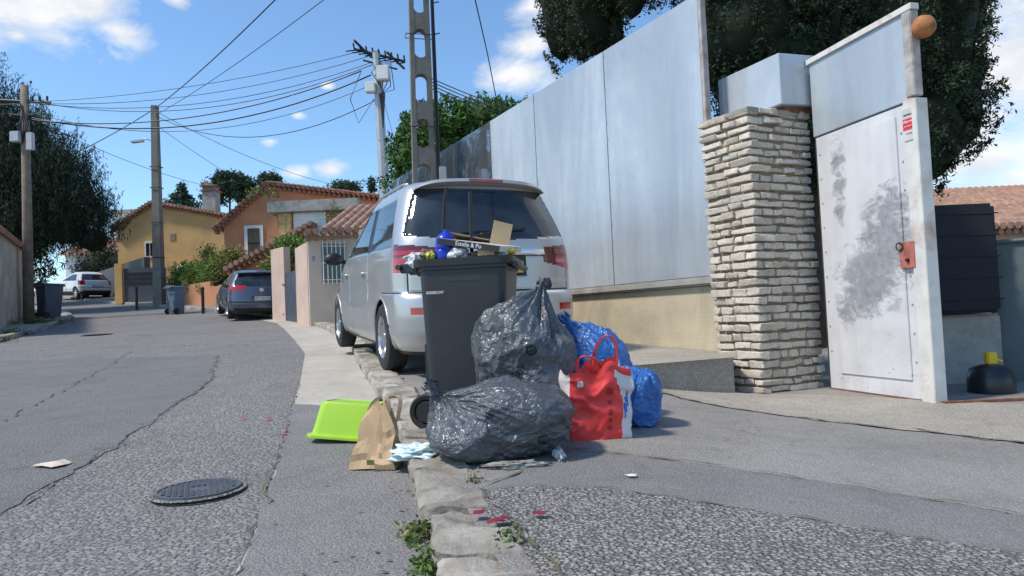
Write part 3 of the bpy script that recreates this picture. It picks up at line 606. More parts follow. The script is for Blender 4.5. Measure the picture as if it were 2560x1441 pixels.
mb=MB(); mb.tube([(0,-.1,7.0),(-.35,-.12,7.1),(-.5,-.12,7.05)],.03); mb.loft([[(-.45,-.05,7.08),(-.45,-.2,7.08),(-.45,-.2,6.98),(-.45,-.05,6.98)],[(-.95,-.02,7.02),(-.95,-.24,7.02),(-.95,-.24,6.95),(-.95,-.02,6.95)]]); mb.obj("lamp_head",[galv],e)
mb=MB()
for z in (2,3.5,5,5.9): mb.tube([(-.2,-.19,z),(.2,-.19,z),(.2,.19,z),(-.2,.19,z),(-.2,-.19,z)],.015)
mb.obj("straps",[black],e)
e=empty("wooden_utility_pole",(-16.31,23,h(-16.3,23)+.1))
mb=MB(); mb.tube([(0,0,-.1),(0,0,4),(-.02,0,8.0)],.17,0,10,r2=.12); mb.obj("shaft",[wood],e,smooth=True)
mb=MB(); mb.tube([(-.8,-.1,7.5),(.8,.1,7.4)],.05); mb.tube([(-.5,-.1,7.0),(.5,.1,6.9)],.04)
for i in range(7): mb.tube([(-.75+.25*i,0,7.45),(-.75+.25*i,0,7.6)],.035)
for i in range(6): mb.tube([(-.1+.03*i,-.15,7.4-.1*i),(.25-.08*i,-.22,6.6),(0,-.18,6.0)],.02,0,5)
mb.obj("crossarms",[black],e)
mb=MB(); mb.bbox((-.32,-.35,6.0),(.0,-.15,6.35),0,e=.02); mb.bbox((.2,-.3,5.7),(.42,-.15,6.3),0,e=.02); mb.obj("junction_boxes",[galv],e)
def cat(a,b,sag,n=24):
    a=Vector(a);b=Vector(b); return [a.lerp(b,i/n)-Vector((0,0,sag*4*(i/n)*(1-i/n))) for i in range(n+1)]
mb=MB(); p2=(-4.1,22,9.4)
for i,(o1,o2,sg2,r) in enumerate([((-.55,0,.2),(-.6,0,0),.35,.010),((-.3,.2,.1),(-.3,0,0),.55,.010),((0,.3,0),(0,0,0),.75,.010),((.3,0,-.1),(.3,0,0),.9,.012),((-.5,0,-.45),(-.5,0,-.5),.8,.018),((-.2,0,-.6),(-.2,0,-.45),1.0,.022),((.1,0,-.8),(0,0,-.3),1.15,.010)]):
    mb.tube(cat(Vector(p2)+Vector(o1),Vector((-16.3,23,8.75))+Vector(o2),sg2),r*1.1,0,5)
    mb.tube(cat(Vector((-16.3,23,8.75))+Vector(o2),Vector((-32,20,8.6))+Vector(o2),sg2*.6),r,0,5)
mb.tube(cat((-4.1,22,8.0),(-15,29,10.0),1.1),.014,0,5)
mb.tube(cat((-15,29,10.3),(5.5,2,8.2),.55,40),.018,0,5); mb.tube(cat((-15,29,10.0),(7.6,2,8.2),.6,40),.011,0,5)
mb.tube(cat((-15,29,10.3),(-26,33,8.2),.5),.018,0,5); mb.tube(cat((-15,29,9.6),(-12,33,7.2),.1),.01,0,5); mb.tube(cat((-15,29,10.2),(-9,40,8.6),.5),.012,0,5); mb.tube(cat((-16.3,23,8.3),(-13,33,7.3),.4),.01,0,5)
mb.tube([(-.48,12,6.7),(-.3,14,6.25),(-.15,16.2,5.8)],.012,0,5)
for i in range(4): mb.tube(cat((-1.3,11.6,4.95-.06*i),(1.5,19,6.3-.12*i),.15),.010,0,5)
mb.tube(cat((-4.1,22,8.8),(-5.5,30,6.5),.2),.008,0,5); mb.tube(cat((-4.1,22,8.8),(-4.4,33,5.5),.2),.008,0,5)
mb.obj("overhead_cables",[black],None,smooth=True)
# ------------------------------------------------------------------ vehicles
def wheel(parent,loc,r,w,side,sp=6,name="wheel"):
    mb=MB(); s=side; hw=w/2
    mb.lathe([(r*.62,-hw),(r*.8,-hw-.01),(r*.95,-hw+.01),(r,-hw+.04),(r,hw-.04),(r*.95,hw-.01),(r*.8,hw+.01),(r*.62,hw)],40,0,axis='y')
    for k in range(3): mb.lathe([(r*1.001,-.03+.03*k-.004),(r*1.003,-.03+.03*k+.004)],40,3,axis='y')
    y=hw*s
    mb.lathe([(r*.66,y),(r*.64,y-.0*s),(r*.6,y-.02*s),(r*.58,y-.1*s)],40,1,axis='y')
    mb.lathe([(.001,y-.07*s),(r*.6,y-.075*s)],32,2,axis='y')
    mb.lathe([(.001,y-.01*s),(r*.13,y-.012*s),(r*.16,y-.05*s)],24,1,axis='y')
    for k in range(sp):
        M=Matrix.Rotation(2*math.pi*k/sp,4,'Y')
        a,b=sorted((y-.055*s,y-.02*s))
        V=[(-.035,a,r*.1),(.035,a,r*.1),(.03,a,r*.62),(-.03,a,r*.62),(-.035,b,r*.1),(.035,b,r*.1),(.022,b,r*.62),(-.022,b,r*.62)]
        mb.add(V,[(0,1,2,3),(4,5,6,7),(0,1,5,4),(1,2,6,5),(2,3,7,6),(3,0,4,7)],1,M)
    mb.obj(name,[rubber,alloy,black,black],parent,loc=loc,angle=35)
def carshell(parent,keys,ar,af,nr,nf,region,mats,dz,cell,wheels,glassid=1,arch=.37):
    K=np.array(keys,float); seg=np.sqrt(((K[1:]-K[:-1])[:,:3]**2).sum(1)); s=np.r_[0,np.cumsum(seg)]
    m=int(s[-1]/dz); t=np.linspace(0,s[-1],m); P=np.stack([np.interp(t,s,K[:,i]) for i in range(4)],1)
    for _ in range(6): P[1:-1]=(P[:-2]+2*P[1:-1]+P[2:])/4
    L=K[:,3].max()
    cR=int(.95/cell);cS=int((L-1.2)/cell/1.3);cF=int(1.6/cell/1.6)
    def arc(X,Y,n,endpoint):
        d=np.r_[0,np.cumsum(np.hypot(np.diff(X),np.diff(Y)))]; tt=np.linspace(0,d[-1],n+1)
        if not endpoint: tt=tt[:-1]
        return np.interp(tt,d,X),np.interp(tt,d,Y)
    th=np.linspace(0,math.pi/2,160); rings=[]
    for z,w,xr,xf in P:
        Lr=xf-xr; a1=min(ar,Lr*.4,w*1.2+.02);a2=min(af,Lr*.5,w*2+.02)
        X=xr+a1*(1-np.cos(th)**(2/nr)); Y=w*np.sin(th)**(2/nr); x1,y1=arc(X,Y,cR,False)
        x2=np.linspace(xr+a1,xf-a2,cS+1)[:-1]; y2=np.full(cS,w)
        X=xf-a2*(1-np.cos(th[::-1])**(2/nf)); Y=w*np.sin(th[::-1])**(2/nf); x3,y3=arc(X,Y,cF,True)
        hx=np.r_[x1,x2,x3]; hy=np.r_[y1,y2,y3]
        fx=np.r_[hx,hx[1:-1][::-1]]; fy=np.r_[hy,-hy[1:-1][::-1]]
        rings.append(np.c_[fx,fy,np.full(len(fx),z)])
    n=len(rings[0]); V=np.concatenate(rings); nh=cR+cS+cF
    i=np.arange(m-1)[:,None];k=np.arange(n)[None,:]; k2=(k+1)%n
    F=np.stack([i*n+k,(i+1)*n+k,(i+1)*n+k2,i*n+k2],-1).reshape(-1,4)
    kk=np.where(k>=nh,n-1-k,k); sec=np.where(kk<cR,0,np.where(kk<cR+cS,1,2)); sec=np.broadcast_to(sec,(m-1,n)).reshape(-1)
    c=V[F].mean(1)
    zi=np.interp(c[:,2],P[:,0],P[:,1]); xri=np.interp(c[:,2],P[:,0],P[:,2]); xfi=np.interp(c[:,2],P[:,0],P[:,3])
    mi=region(c[:,0],np.abs(c[:,1]),c[:,2],zi,xri,xfi,sec,c[:,1])
    keep=np.ones(len(F),bool)
    for wx_,wz_,rr in wheels: keep&=~((np.hypot(c[:,0]-wx_,c[:,2]-wz_)<rr)&(np.abs(c[:,1])>.5*zi))
    d=V-np.c_[np.clip(V[:,0],.9,L-1.6),np.zeros(len(V)),np.full(len(V),.9)]; d/=np.linalg.norm(d,axis=1)[:,None]+1e-6
    V2=V.copy()
    for gid,dep in ((glassid,.010),(3,.008)):
        gv=np.zeros(len(V),int)
        for q in range(4): np.add.at(gv,F[:,q],(mi==gid).astype(int))
        full=(gv>=(4 if gid==glassid else 2))
        V2[full]-=d[full]*dep
    link("body_shell",npmesh("body",V2,F[keep],mi[keep]),parent,mats,True)
    mb=MB(); w0=K[:,1].max()
    mb.box((.3,-w0*.74,K[0,0]-.01),(L-.5,w0*.74,.75),0); mb.box((.35,-w0*.93,.55),(L-.6,w0*.93,.8),0); mb.obj("underbody",[black],parent)
    mb=MB()
    for wx_,wz_,rr in wheels:
        for sd in (-1,1):
            pts=[]
            for a in np.linspace(-.25,math.pi+.25,30):
                z_=wz_+rr*math.sin(a); 
                if z_<K[0,0]: continue
                ww=np.interp(z_,P[:,0],P[:,1])
                xx=wx_+rr*math.cos(a); xr_=np.interp(z_,P[:,0],P[:,2]); u=max(0,1-(xx-xr_)/ar)
                yy=ww*(1-u**nr)**(1/nr) if u<1 else ww*.3
                pts.append((xx,sd*(yy-.008),z_))
            mb.tube(pts,.016,0,6)
    mb.obj("wheel_arch_lips",[mats[0]],parent,smooth=True)
silver=paint("silver_paint",(.50,.492,.48),.6,.36)
rearg=glassm("rear_glass",(.014,.017,.022))
keys=[(.20,.80,.12,4.55),(.28,.855,.05,4.68),(.40,.885,.005,4.74),(.55,.895,0,4.75),(.68,.895,.01,4.72),(.74,.893,.03,4.68),(.77,.89,.075,4.6),(.98,.893,.085,4.40),(1.10,.885,.09,4.15),(1.19,.872,.105,3.90),(1.27,.858,.13,3.72),(1.46,.81,.225,3.35),(1.65,.755,.325,2.95),(1.73,.725,.36,2.75),(1.78,.69,.40,2.6),(1.82,.61,.48,2.4),(1.845,.45,.7,2.2),(1.855,.05,1.3,1.6)]
def reg_van(x,y,z,w,xr,xf,sec,sy):
    m=np.zeros(len(x),int)
    rear=(x<xr+.42)
    lim=w-.05-.03*np.clip((z-1.3)/.4,0,1)
    g=(sec==0)&(y<lim)&(z>1.235+.05*(y/.8)**2)&(z<1.735)&(x<xr+.30)
    m[g]=1
    lo=1.185; s0=.50+ (z-1.18)*.45
    fr=xf-.75
    g=(y>w*.9)&(z>lo)&(z<1.665)&(x>s0)&(x<fr); m[g]=1
    for px in (1.62,2.75): m[g&(np.abs(x-px-.12*(z-1.2))<.045)]=3
    g=(sec==2)&(z>1.1)&(z<1.69)&(y<w*.82); m[g]=1
    u=np.clip((.86-y)/.34,0,1)
    t=rear&(z>.95+.07*u)&(z<1.205-.035*u)&(y>.50)&(x<xr+.34)
    m[t]=2
    m[t&(y>.64)&(y<.78)&(z<1.06)&(z>1.02)]=4
    m[t&(z>1.15)]=5
    m[t&(y<.62)]=5
    m[t&(y>.6)&(np.abs(z-1.10)<.008)]=5
    m[rear&(y<.50)&(z>1.105)&(z<1.15)]=6
    m[rear&(y<.50)&(z>1.085)&(z<=1.105)]=3
    m[rear&(y<.30)&(z>.90)&(z<1.085)]=3
    m[(sec==0)&(y>.63)&(y<.79)&(z>.575)&(z<.635)]=2
    m[rear&(np.abs(z-.765)<.007)&(y<.80)]=3
    m[(sec==0)&(np.abs(y-.80)<.006)&(z>.765)&(z<.96)]=3
    m[(y>w*.95)&(np.abs(x-1.62)<.007)&(z>.4)&(z<1.18)]=3; m[(y>w*.95)&(np.abs(x-2.78)<.007)&(z>.3)&(z<1.18)]=3; m[(y>w*.95)&(np.abs(x-3.62)<.007)&(z>.3)&(z<1.1)]=3
    m[(y>w*.95)&(np.abs(z-.765)<.006)&(x<.9)]=3
    m[(z<.235)]=3
    m[(sec==0)&(y<.55)&(z>.31)&(z<.325)]=3
    m[(sec==2)&(z>.62)&(z<.78)&(y>.45)]=4
    return m
vr=math.atan2(.924,-.383)
van=empty("parked_minivan")
Mv=Matrix.Translation((-.12,6.20,.25))@Matrix.Rotation(vr,4,'Z')@Matrix.Rotation(R(-3.0),4,'Y'); van.matrix_world=Mv
carshell(van,keys,.42,1.1,2.7,2.3,reg_van,[silver,rearg,redg,black,clearl,redd,chrome],.0125,.0145,[(.97,.34,.375),(3.87,.34,.375)])
for x_ in (.97,3.87):
    for sd in (-1,1): wheel(van,(x_,sd*.785,.33),.335,.205,sd,6)
mb=MB(); secs=[]
for y in np.linspace(-.655,.655,31):
    q=(y/.655)**2; xb=.305+.03*q+.09*q**3; zt_=1.825-.035*q-.055*q**4; th_=.045*(1-.6*q**4)
    secs.append([(xb,y,zt_-th_*.6),(xb+.015,y,zt_-th_),(xb+.15,y,zt_-th_-.004),(xb+.35,y,zt_-.0),(xb+.18,y,zt_+.012),(xb+.03,y,zt_+.004)])
mb.loft(secs,0); mb.obj("rear_spoiler",[silver],van,angle=60)
mb=MB(); mb.bbox((.293,-.17,1.79),(.33,.17,1.818),0,e=.006); mb.obj("brake_light",[redg],van)
mb=MB(); mb.tube([(.115,.1,1.27),(.15,.0,1.31),(.17,-.32,1.34)],.011); mb.tube([(.155,.30,1.30),(.195,-.34,1.35)],.008,0,6); mb.lathe([(.001,0),(.035,0),(.04,.03)],20,0,Matrix.Translation((.10,.1,1.27))@Matrix.Rotation(R(90),4,'Y')); mb.obj("rear_wiper",[black],van)
mb=MB(); mb.lathe([(.035,-.006),(.05,-.01),(.062,-.006)],32,0,Matrix.Translation((.082,0,1.165))@Matrix.Rotation(R(90),4,'Y')@Matrix.Scale(1.3,4,(0,1,0)))
mb.obj("emblem",[chrome],van)
mb=MB(); mb.box((.062,-.26,.93),(.07,.26,1.04),0); mb.obj("number_plate",[Mt("plate_yellow",(.7,.5,.05),.5)],van)
text("TRELIA",.05,van,(.062,-.60,.85),(R(90),0,R(-90)),chrome,"badge",sx=1.4)
mb=MB()
for x_ in (1.85,3.0):
    for sd in (-1,1): mb.tube([(x_-.1,sd*.885,.97),(x_-.08,sd*.915,.975),(x_+.08,sd*.915,.975),(x_+.1,sd*.885,.97)],.013)
mb.obj("door_handles",[silver],van,smooth=True)
for sd in (-1,1):
    bm=bmesh.new(); bmesh.ops.create_uvsphere(bm,u_segments=20,v_segments=12,radius=1)
    for v in bm.verts: v.co=Vector((v.co.x*.07+(.02 if v.co.x>0 else 0),v.co.y*.12,v.co.z*.085))
    me=bpy.data.meshes.new("mirror"); bm.to_mesh(me); bm.free(); link("door_mirror",me,van,[black],True,(3.35,sd*1.0,1.19))
    mb=MB(); mb.tube([(3.38,sd*.85,1.15),(3.36,sd*.95,1.17)],.03); mb.obj("mirror_stem",[black],van)
    mb=MB(); mb.tube([(.9,sd*.60,1.83),(1.2,sd*.58,1.87),(2.2,sd*.58,1.87),(2.5,sd*.60,1.80)],.014); mb.obj("roof_rail",[silver],van,smooth=True)
def reg_hatch(par):
    def f(x,y,z,w,xr,xf,sec,sy):
        m=np.zeros(len(x),int); gz0,gz1=par['g']; rear=(x<xr+.40)
        m[(sec==0)&(y<w-.10)&(z>gz0+.02)&(z<gz1)&(x<xr+.30)]=1
        g=(y>w*.9)&(z>gz0-.01)&(z<gz1-.01)&(x>par['s0']+(z-gz0)*.9)&(x<xf-.8); m[g]=1
        m[g&(np.abs(x-par['b'])<.05)]=3
        m[(sec==2)&(z>gz0)&(z<gz1)&(y<w*.85)]=1
        t0,t1=par['t']; t=rear&(z>t0+par.get('sl',0)*(w-y))&(z<t1)&(y>par['ti']); m[t]=2
        m[rear&(y<.27)&(z>par['p']-.07)&(z<par['p']+.07)]=3
        m[(sec==0)&(y<.75)&(z<par['d'])]=3; m[z<par['d']-.08]=3
        m[(sec==0)&(np.abs(z-par['d']-.16)<.008)]=3
        m[(y>w*.95)&(np.abs(x-par['b'])<.01)&(z>.3)&(z<gz0)]=3
        m[(sec==2)&(z>.6)&(z<.75)&(y>.4)]=4
        return m
    return f
keysP=[(.18,.78,.12,3.9),(.3,.85,.03,4.0),(.5,.875,0,4.05),(.62,.875,.02,4.03),(.7,.87,.06,3.98),(.85,.865,.09,3.6),(.95,.85,.12,3.1),(1.05,.81,.2,2.85),(1.2,.74,.34,2.5),(1.33,.67,.44,2.15),(1.39,.6,.5,2.0),(1.43,.45,.7,1.85),(1.45,.05,1.2,1.4)]
bluep=paint("bluegrey_paint",(.10,.115,.16),.4,.3)
def mkcar(name,loc,head,pitch,keys,par,pm,wh,r,hw):
    e=empty(name); e.matrix_world=Matrix.Translation(loc)@Matrix.Rotation(head,4,'Z')@Matrix.Rotation(R(-pitch),4,'Y')
    carshell(e,keys,.42,.9,2.7,2.3,reg_hatch(par),[pm,glass,redg,black,clearl],.022,.03,[(x,r+.01,r+.045) for x in wh])
    for x_ in wh:
        for sd in (-1,1): wheel(e,(x_,sd*(hw-.10),r),r,.2,sd,5)
    return e
hp=math.atan2(.875,-.485)
car=mkcar("parked_hatchback",(-7.28,19.85,.965),hp,4.5,keysP,dict(g=(.93,1.33),s0=.55,b=1.75,t=(.83,.99),ti=.42,sl=.12,p=.62,d=.34),bluep,(.72,3.27),.31,.875)
mb=MB(); mb.box((.0,-.26,.56),(.012,.26,.67),0); mb.box((-.002,.215,.56),(-.0005,.26,.67),1); mb.box((-.002,-.26,.56),(-.0005,-.225,.67),1); mb.obj("number_plate",[white,Mt("plate_blue",(.02,.08,.4),.5)],car)
text("GP·334·ZH",.095,car,(-.003,0,.612),(R(90),0,R(-90)),tb,"plate_text")
mb=MB(); mb.lathe([(.001,-.004),(.055,-.004),(.06,.0)],24,0,Matrix.Translation((.085,0,.86))@Matrix.Rotation(R(90),4,'Y')); mb.obj("emblem",[chrome],car)
mb=MB(); secs=[]
for y in np.linspace(-.62,.62,15):
    q=(y/.62)**2; secs.append([(.36+.1*q,y,1.38-.02*q),(.36+.1*q,y,1.36-.02*q),(.6,y,1.38),(.65,y,1.42-.02*q)])
mb.loft(secs); mb.obj("rear_spoiler",[bluep],car,angle=50)
for sd in (-1,1):
    mb=MB(); mb.bbox((2.55,sd*.98-.09,.93),(2.68,sd*.98+.09,1.06),0,e=.03); mb.obj("door_mirror",[black],car)
keysW=[(.22,.76,.15,3.95),(.36,.84,.04,4.08),(.6,.88,.0,4.13),(.72,.88,.02,4.12),(.8,.87,.07,4.05),(.95,.865,.1,3.75),(1.05,.84,.14,3.2),(1.15,.80,.25,2.95),(1.3,.72,.42,2.55),(1.44,.64,.56,2.2),(1.51,.56,.66,2.05),(1.55,.42,.85,1.9),(1.57,.05,1.3,1.6)]
whitep=paint("white_car_paint",(.72,.72,.72),.0,.3)
car=mkcar("parked_crossover",(-23.3,38.4,2.66),math.atan2(.56,-.83),3.0,keysW,dict(g=(1.05,1.42),s0=.7,b=1.9,t=(.82,1.08),ti=.62,sl=0,p=.75,d=.50),whitep,(.75,3.28),.345,.88)
mb=MB(); mb.box((.0,-.26,.70),(.012,.26,.81),0); mb.obj("number_plate",[Mt("plate_w",(.6,.6,.6),.5)],car)
# ------------------------------------------------------------------ wheelie bins
def bin_(name,loc,rotz,w,d,hh,col,lid,detail=True):
    e=empty(name,loc,(0,0,rotz)); mat=Mt(name+"_plastic",col,.42,var=.12,scale=4,bmp=.15,bscale=140,dirt=sc(col,1.8))
    mb=MB()
    def rr(w_,d_,r,z):
        P=[]
        for cx,cy,a0 in ((1,1,0),(-1,1,90),(-1,-1,180),(1,-1,270)):
            for a in np.linspace(0,90,6): t=R(a0+a); P.append((cx*(d_/2-r)+r*math.cos(t),cy*(w_/2-r)+r*math.sin(t),z))
        return P
    def sec(t,k=0):
        ww=w*(.76+.18*t)+k; dd_=d*(.72+.18*t)+k; q=rr(ww,dd_,.055,hh*t); return [(x+(1-t)*-.02,y,z) for x,y,z in q]
    secs=[sec(t) for t in (.03,.2,.5,.8,.93)]
    secs+= [rr(w*.95,d*.93,.06,hh*.935),rr(w*.95,d*.93,.06,hh*.955)]
    secs+= [rr(w+.0,d+.0,.07,hh*.957),rr(w+.01,d+.01,.07,hh*1.0),rr(w-.03,d-.03,.06,hh*1.0),rr(w-.06,d-.06,.055,hh*.96),rr(w*.85,d*.8,.05,hh*.85),rr(w*.7,d*.66,.05,hh*.3)]
    mb.loft(secs)
    for s in (-.32,0,.32): mb.bbox((-d/2-.10,s*w-.018,hh*.93),(-d/2+.01,s*w+.018,hh*.985),0,e=.006)
    mb.tube([(-d/2-.10,-w*.42,hh*.965),(-d/2-.10,w*.42,hh*.965)],.017)
    mb.bbox((d/2-.0,-w*.42,hh*.93),(d/2+.035,w*.42,hh*.965),0,e=.008)
    for k in (-1,1): mb.bbox((-d*.2,k*(w*.44)-.012,hh*.86),(d*.2,k*(w*.44)+.012,hh*.94),0,e=.005)
    for k in (-.3,.3): mb.bbox((-d*.36-.05,k*w-.02,.12),(-d*.36+.02,k*w+.02,.5),0,e=.008)
    mb.tube([(-d*.40,-w*.46,.10),(-d*.40,w*.46,.10)],.012)
    if lid: 
        mb.loft([[( -d/2-.06,y,hh+.012+.05*(1-(2*y/w)**2)),(d/2+.03,y,hh+.005+.02*(1-(2*y/w)**2)),(d/2+.03,y,hh+.002),(-d/2-.06,y,hh+.002)] for y in np.linspace(-w/2,w/2,9)])
    mb.obj("body",[mat],e,angle=35)
    for sd in (-1,1):
        mb=MB(); mb.lathe([(.001,.03),(.06,.03),(.065,.012),(.075,.025),(.095,.028),(.105,.015),(.105,-.02),(.09,-.028),(.001,-.02)],32,0,axis='y',M=Matrix.Rotation(0 if sd>0 else math.pi,4,'Z'))
        mb.obj("wheel",[rubber],e,loc=(-d*.40,sd*w*.48,.10),angle=35)
    return e
gb=h(-.26,4.25)+.083
bn=bin_("wheelie_bin",(-.255,4.30,gb),R(-8),.58,.60,1.0,(.030,.032,.036),False)
text("000083247",.024,bn,(-.17,-.262,.80),(R(88),0,R(0)),tw,"serial_number")
bin_("wheelie_bin",(-6.05,19.2,h(-6.2,19.4)+.06),R(70),.5,.52,.95,(.035,.037,.042),True)
bin_("wheelie_bin",(-11.9,24.2,h(-11.9,24.2)),R(60),.5,.52,.95,(.1,.15,.2),True)
bin_("wheelie_bin",(-16.0,23.6,h(-16,23.6)+.1),R(60),.7,.7,1.15,(.05,.07,.10),True)
e=empty("overflowing_rubbish",(-.255,4.30,gb),(0,0,R(-8)))
card=Mt("cardboard",(.5,.35,.2),.85,var=.12,scale=5); pzw=Mt("pizza_box_print",(.55,.5,.42),.7,var=.3,scale=8,col2=(.7,.66,.58)); bluept=Mt("blue_plastic",(.01,.035,.4),.3,var=.25,scale=8)
mb=MB(); Mp=Matrix.Translation((.07,-.1,1.07))@Matrix.Rotation(R(10),4,'Y')@Matrix.Rotation(R(6),4,'X')@Matrix.Rotation(R(-14),4,'Z')
mb.box((-.19,-.17,0),(.22,.17,.035),0,Mp); mb.box((-.191,-.1745,-.001),(.221,-.1701,.034),1,Mp); mb.obj("pizza_box",[pzw,tb],e)
o=text("Estella & Po",.036,e,(0,0,0),(0,0,0),tw,"box_lettering",.0005); o.matrix_local=Mp@Matrix.Translation((.02,-.176,.016))@Matrix.Rotation(R(90),4,'X')
mb=MB(); mb.box((-.07,-.004,-.02),(.05,.004,.17),0,Matrix.Translation((.20,-.05,1.06))@Matrix.Rotation(R(12),4,'Y')@Matrix.Rotation(R(-10),4,'X')@Matrix.Rotation(R(20),4,'Z')); mb.box((.1,-.27,1.005),(.2,-.262,1.05),0)
mb.box((-.17,-.13,0),(.13,.13,.006),0,Matrix.Translation((.0,.02,1.13))@Matrix.Rotation(R(9),4,'Y')@Matrix.Rotation(R(-6),4,'X')@Matrix.Rotation(R(25),4,'Z'))
mb.obj("cardboard_piece",[card],e)
mb=MB(); mb.tube([(-.16,-.05,.9),(-.15,-.06,1.2),(-.135,-.07,1.38),(-.115,-.08,1.46)],.016,0,8,r2=.009); mb.tube([(.03,-.10,.9),(.035,-.10,1.42)],.012,0,8); mb.obj("plastic_rods",[black],e)
def crumple(c,rd,seed,sub=4,amp=.35,fq=2.2,flat=None):
    bm=bmesh.new(); bmesh.ops.create_icosphere(bm,subdivisions=sub,radius=1); off=Vector((seed*3.1,seed*1.7,seed))
    for v in bm.verts:
        p=v.co.copy(); d=noise.voronoi(p*fq+off)[0]; k=1-amp+amp*1.6*d[0]+.35*noise.noise(p*1.3+off)
        v.co=Vector((c[0]+p.x*rd[0]*k,c[1]+p.y*rd[1]*k,c[2]+p.z*rd[2]*k))
    r=([v.co.copy() for v in bm.verts],[[v.index for v in f.verts] for f in bm.faces]); bm.free(); return r
mb=MB()
mb.lathe([(.001,0),(.052,0),(.058,.01),(.058,.07),(.054,.078),(.058,.086),(.058,.15),(.04,.175),(.02,.185),(.02,.205),(.001,.207)],24,0,Matrix.Translation((-.135,-.17,.98))@Matrix.Rotation(R(8),4,'Y')); mb.obj("blue_container",[bluept],e,angle=40)
wfilm=Mt("white_film",(.6,.6,.6),.35,var=.12,scale=12)
mb=MB()
for c,rd,sd,mi in (((-.03,-.2,1.03),(.07,.05,.05),1,0),((-.27,-.1,1.02),(.12,.10,.035),2,0),((-.22,-.2,1.03),(.05,.04,.04),3,1),((.26,-.16,1.03),(.06,.04,.018),4,2),((-.1,.1,.98),(.2,.14,.08),5,0),((.1,.05,.98),(.16,.2,.06),6,1),((.12,-.2,1.02),(.1,.04,.02),7,1),((-.3,-.2,1.0),(.04,.06,.05),8,0),((.22,-.2,1.02),(.05,.04,.03),9,0),((-.2,-.22,1.02),(.03,.03,.03),10,2)):
    V,F=crumple(c,rd,sd,4); mb.add(V,F,mi)
mb.obj("loose_wrappers",[wfilm,Mt("mixed_wrap",(.45,.3,.12),.5,var=.5,scale=18,col2=(.1,.1,.12)),Mt("yellow_wrap",(.6,.5,.05),.4)],e,smooth=True)
# ------------------------------------------------------------------ bags
def bagmat(name,c,r=.32,bs=.5):
    m,nt,b=newmat(name); v=tc(nt)
    hh=mth(nt,'ADD',mr(nt,mth(nt,'ABSOLUTE',mth(nt,'SUBTRACT',noi(nt,v,6,3,.5,1.2),.5)),0,.12,0,.9),mth(nt,'MULTIPLY',mr(nt,mth(nt,'ABSOLUTE',mth(nt,'SUBTRACT',noi(nt,v,17,3,.6,1.8),.5)),0,.12),.3))
    nt.links.new(mix(nt,mr(nt,noi(nt,v,5,4),.35,.65),sc(c,.85),sc(c,1.2)),b.inputs["Base Color"])
    b.inputs["Roughness"].default_value=r; b.inputs["Specular IOR Level"].default_value=.6
    bump(nt,b,hh,bs,.014); return m
mk=Mt("print_black",(.010,.010,.011),.4)
def ringmark(bv,mb,mx,mz,r,dy=-.003,y0=0):
    V=[];F=[];n=28
    for ri,rr_ in enumerate((r,r*.72,r*.45,r*.2)):
        for i in range(n):
            t=2*math.pi*i/n; h_=bv.ray_cast(Vector((mx+rr_*math.cos(t),y0,mz+rr_*.9*math.sin(t))),Vector((0,1,0)))
            if h_[0] is None: return
            V.append(h_[0]+Vector((0,dy,0)))
    for g0_ in (0,2):
        for i in range(n): F.append((g0_*n+i,g0_*n+(i+1)%n,(g0_+1)*n+(i+1)%n,(g0_+1)*n+i))
    mb.add(V,F)
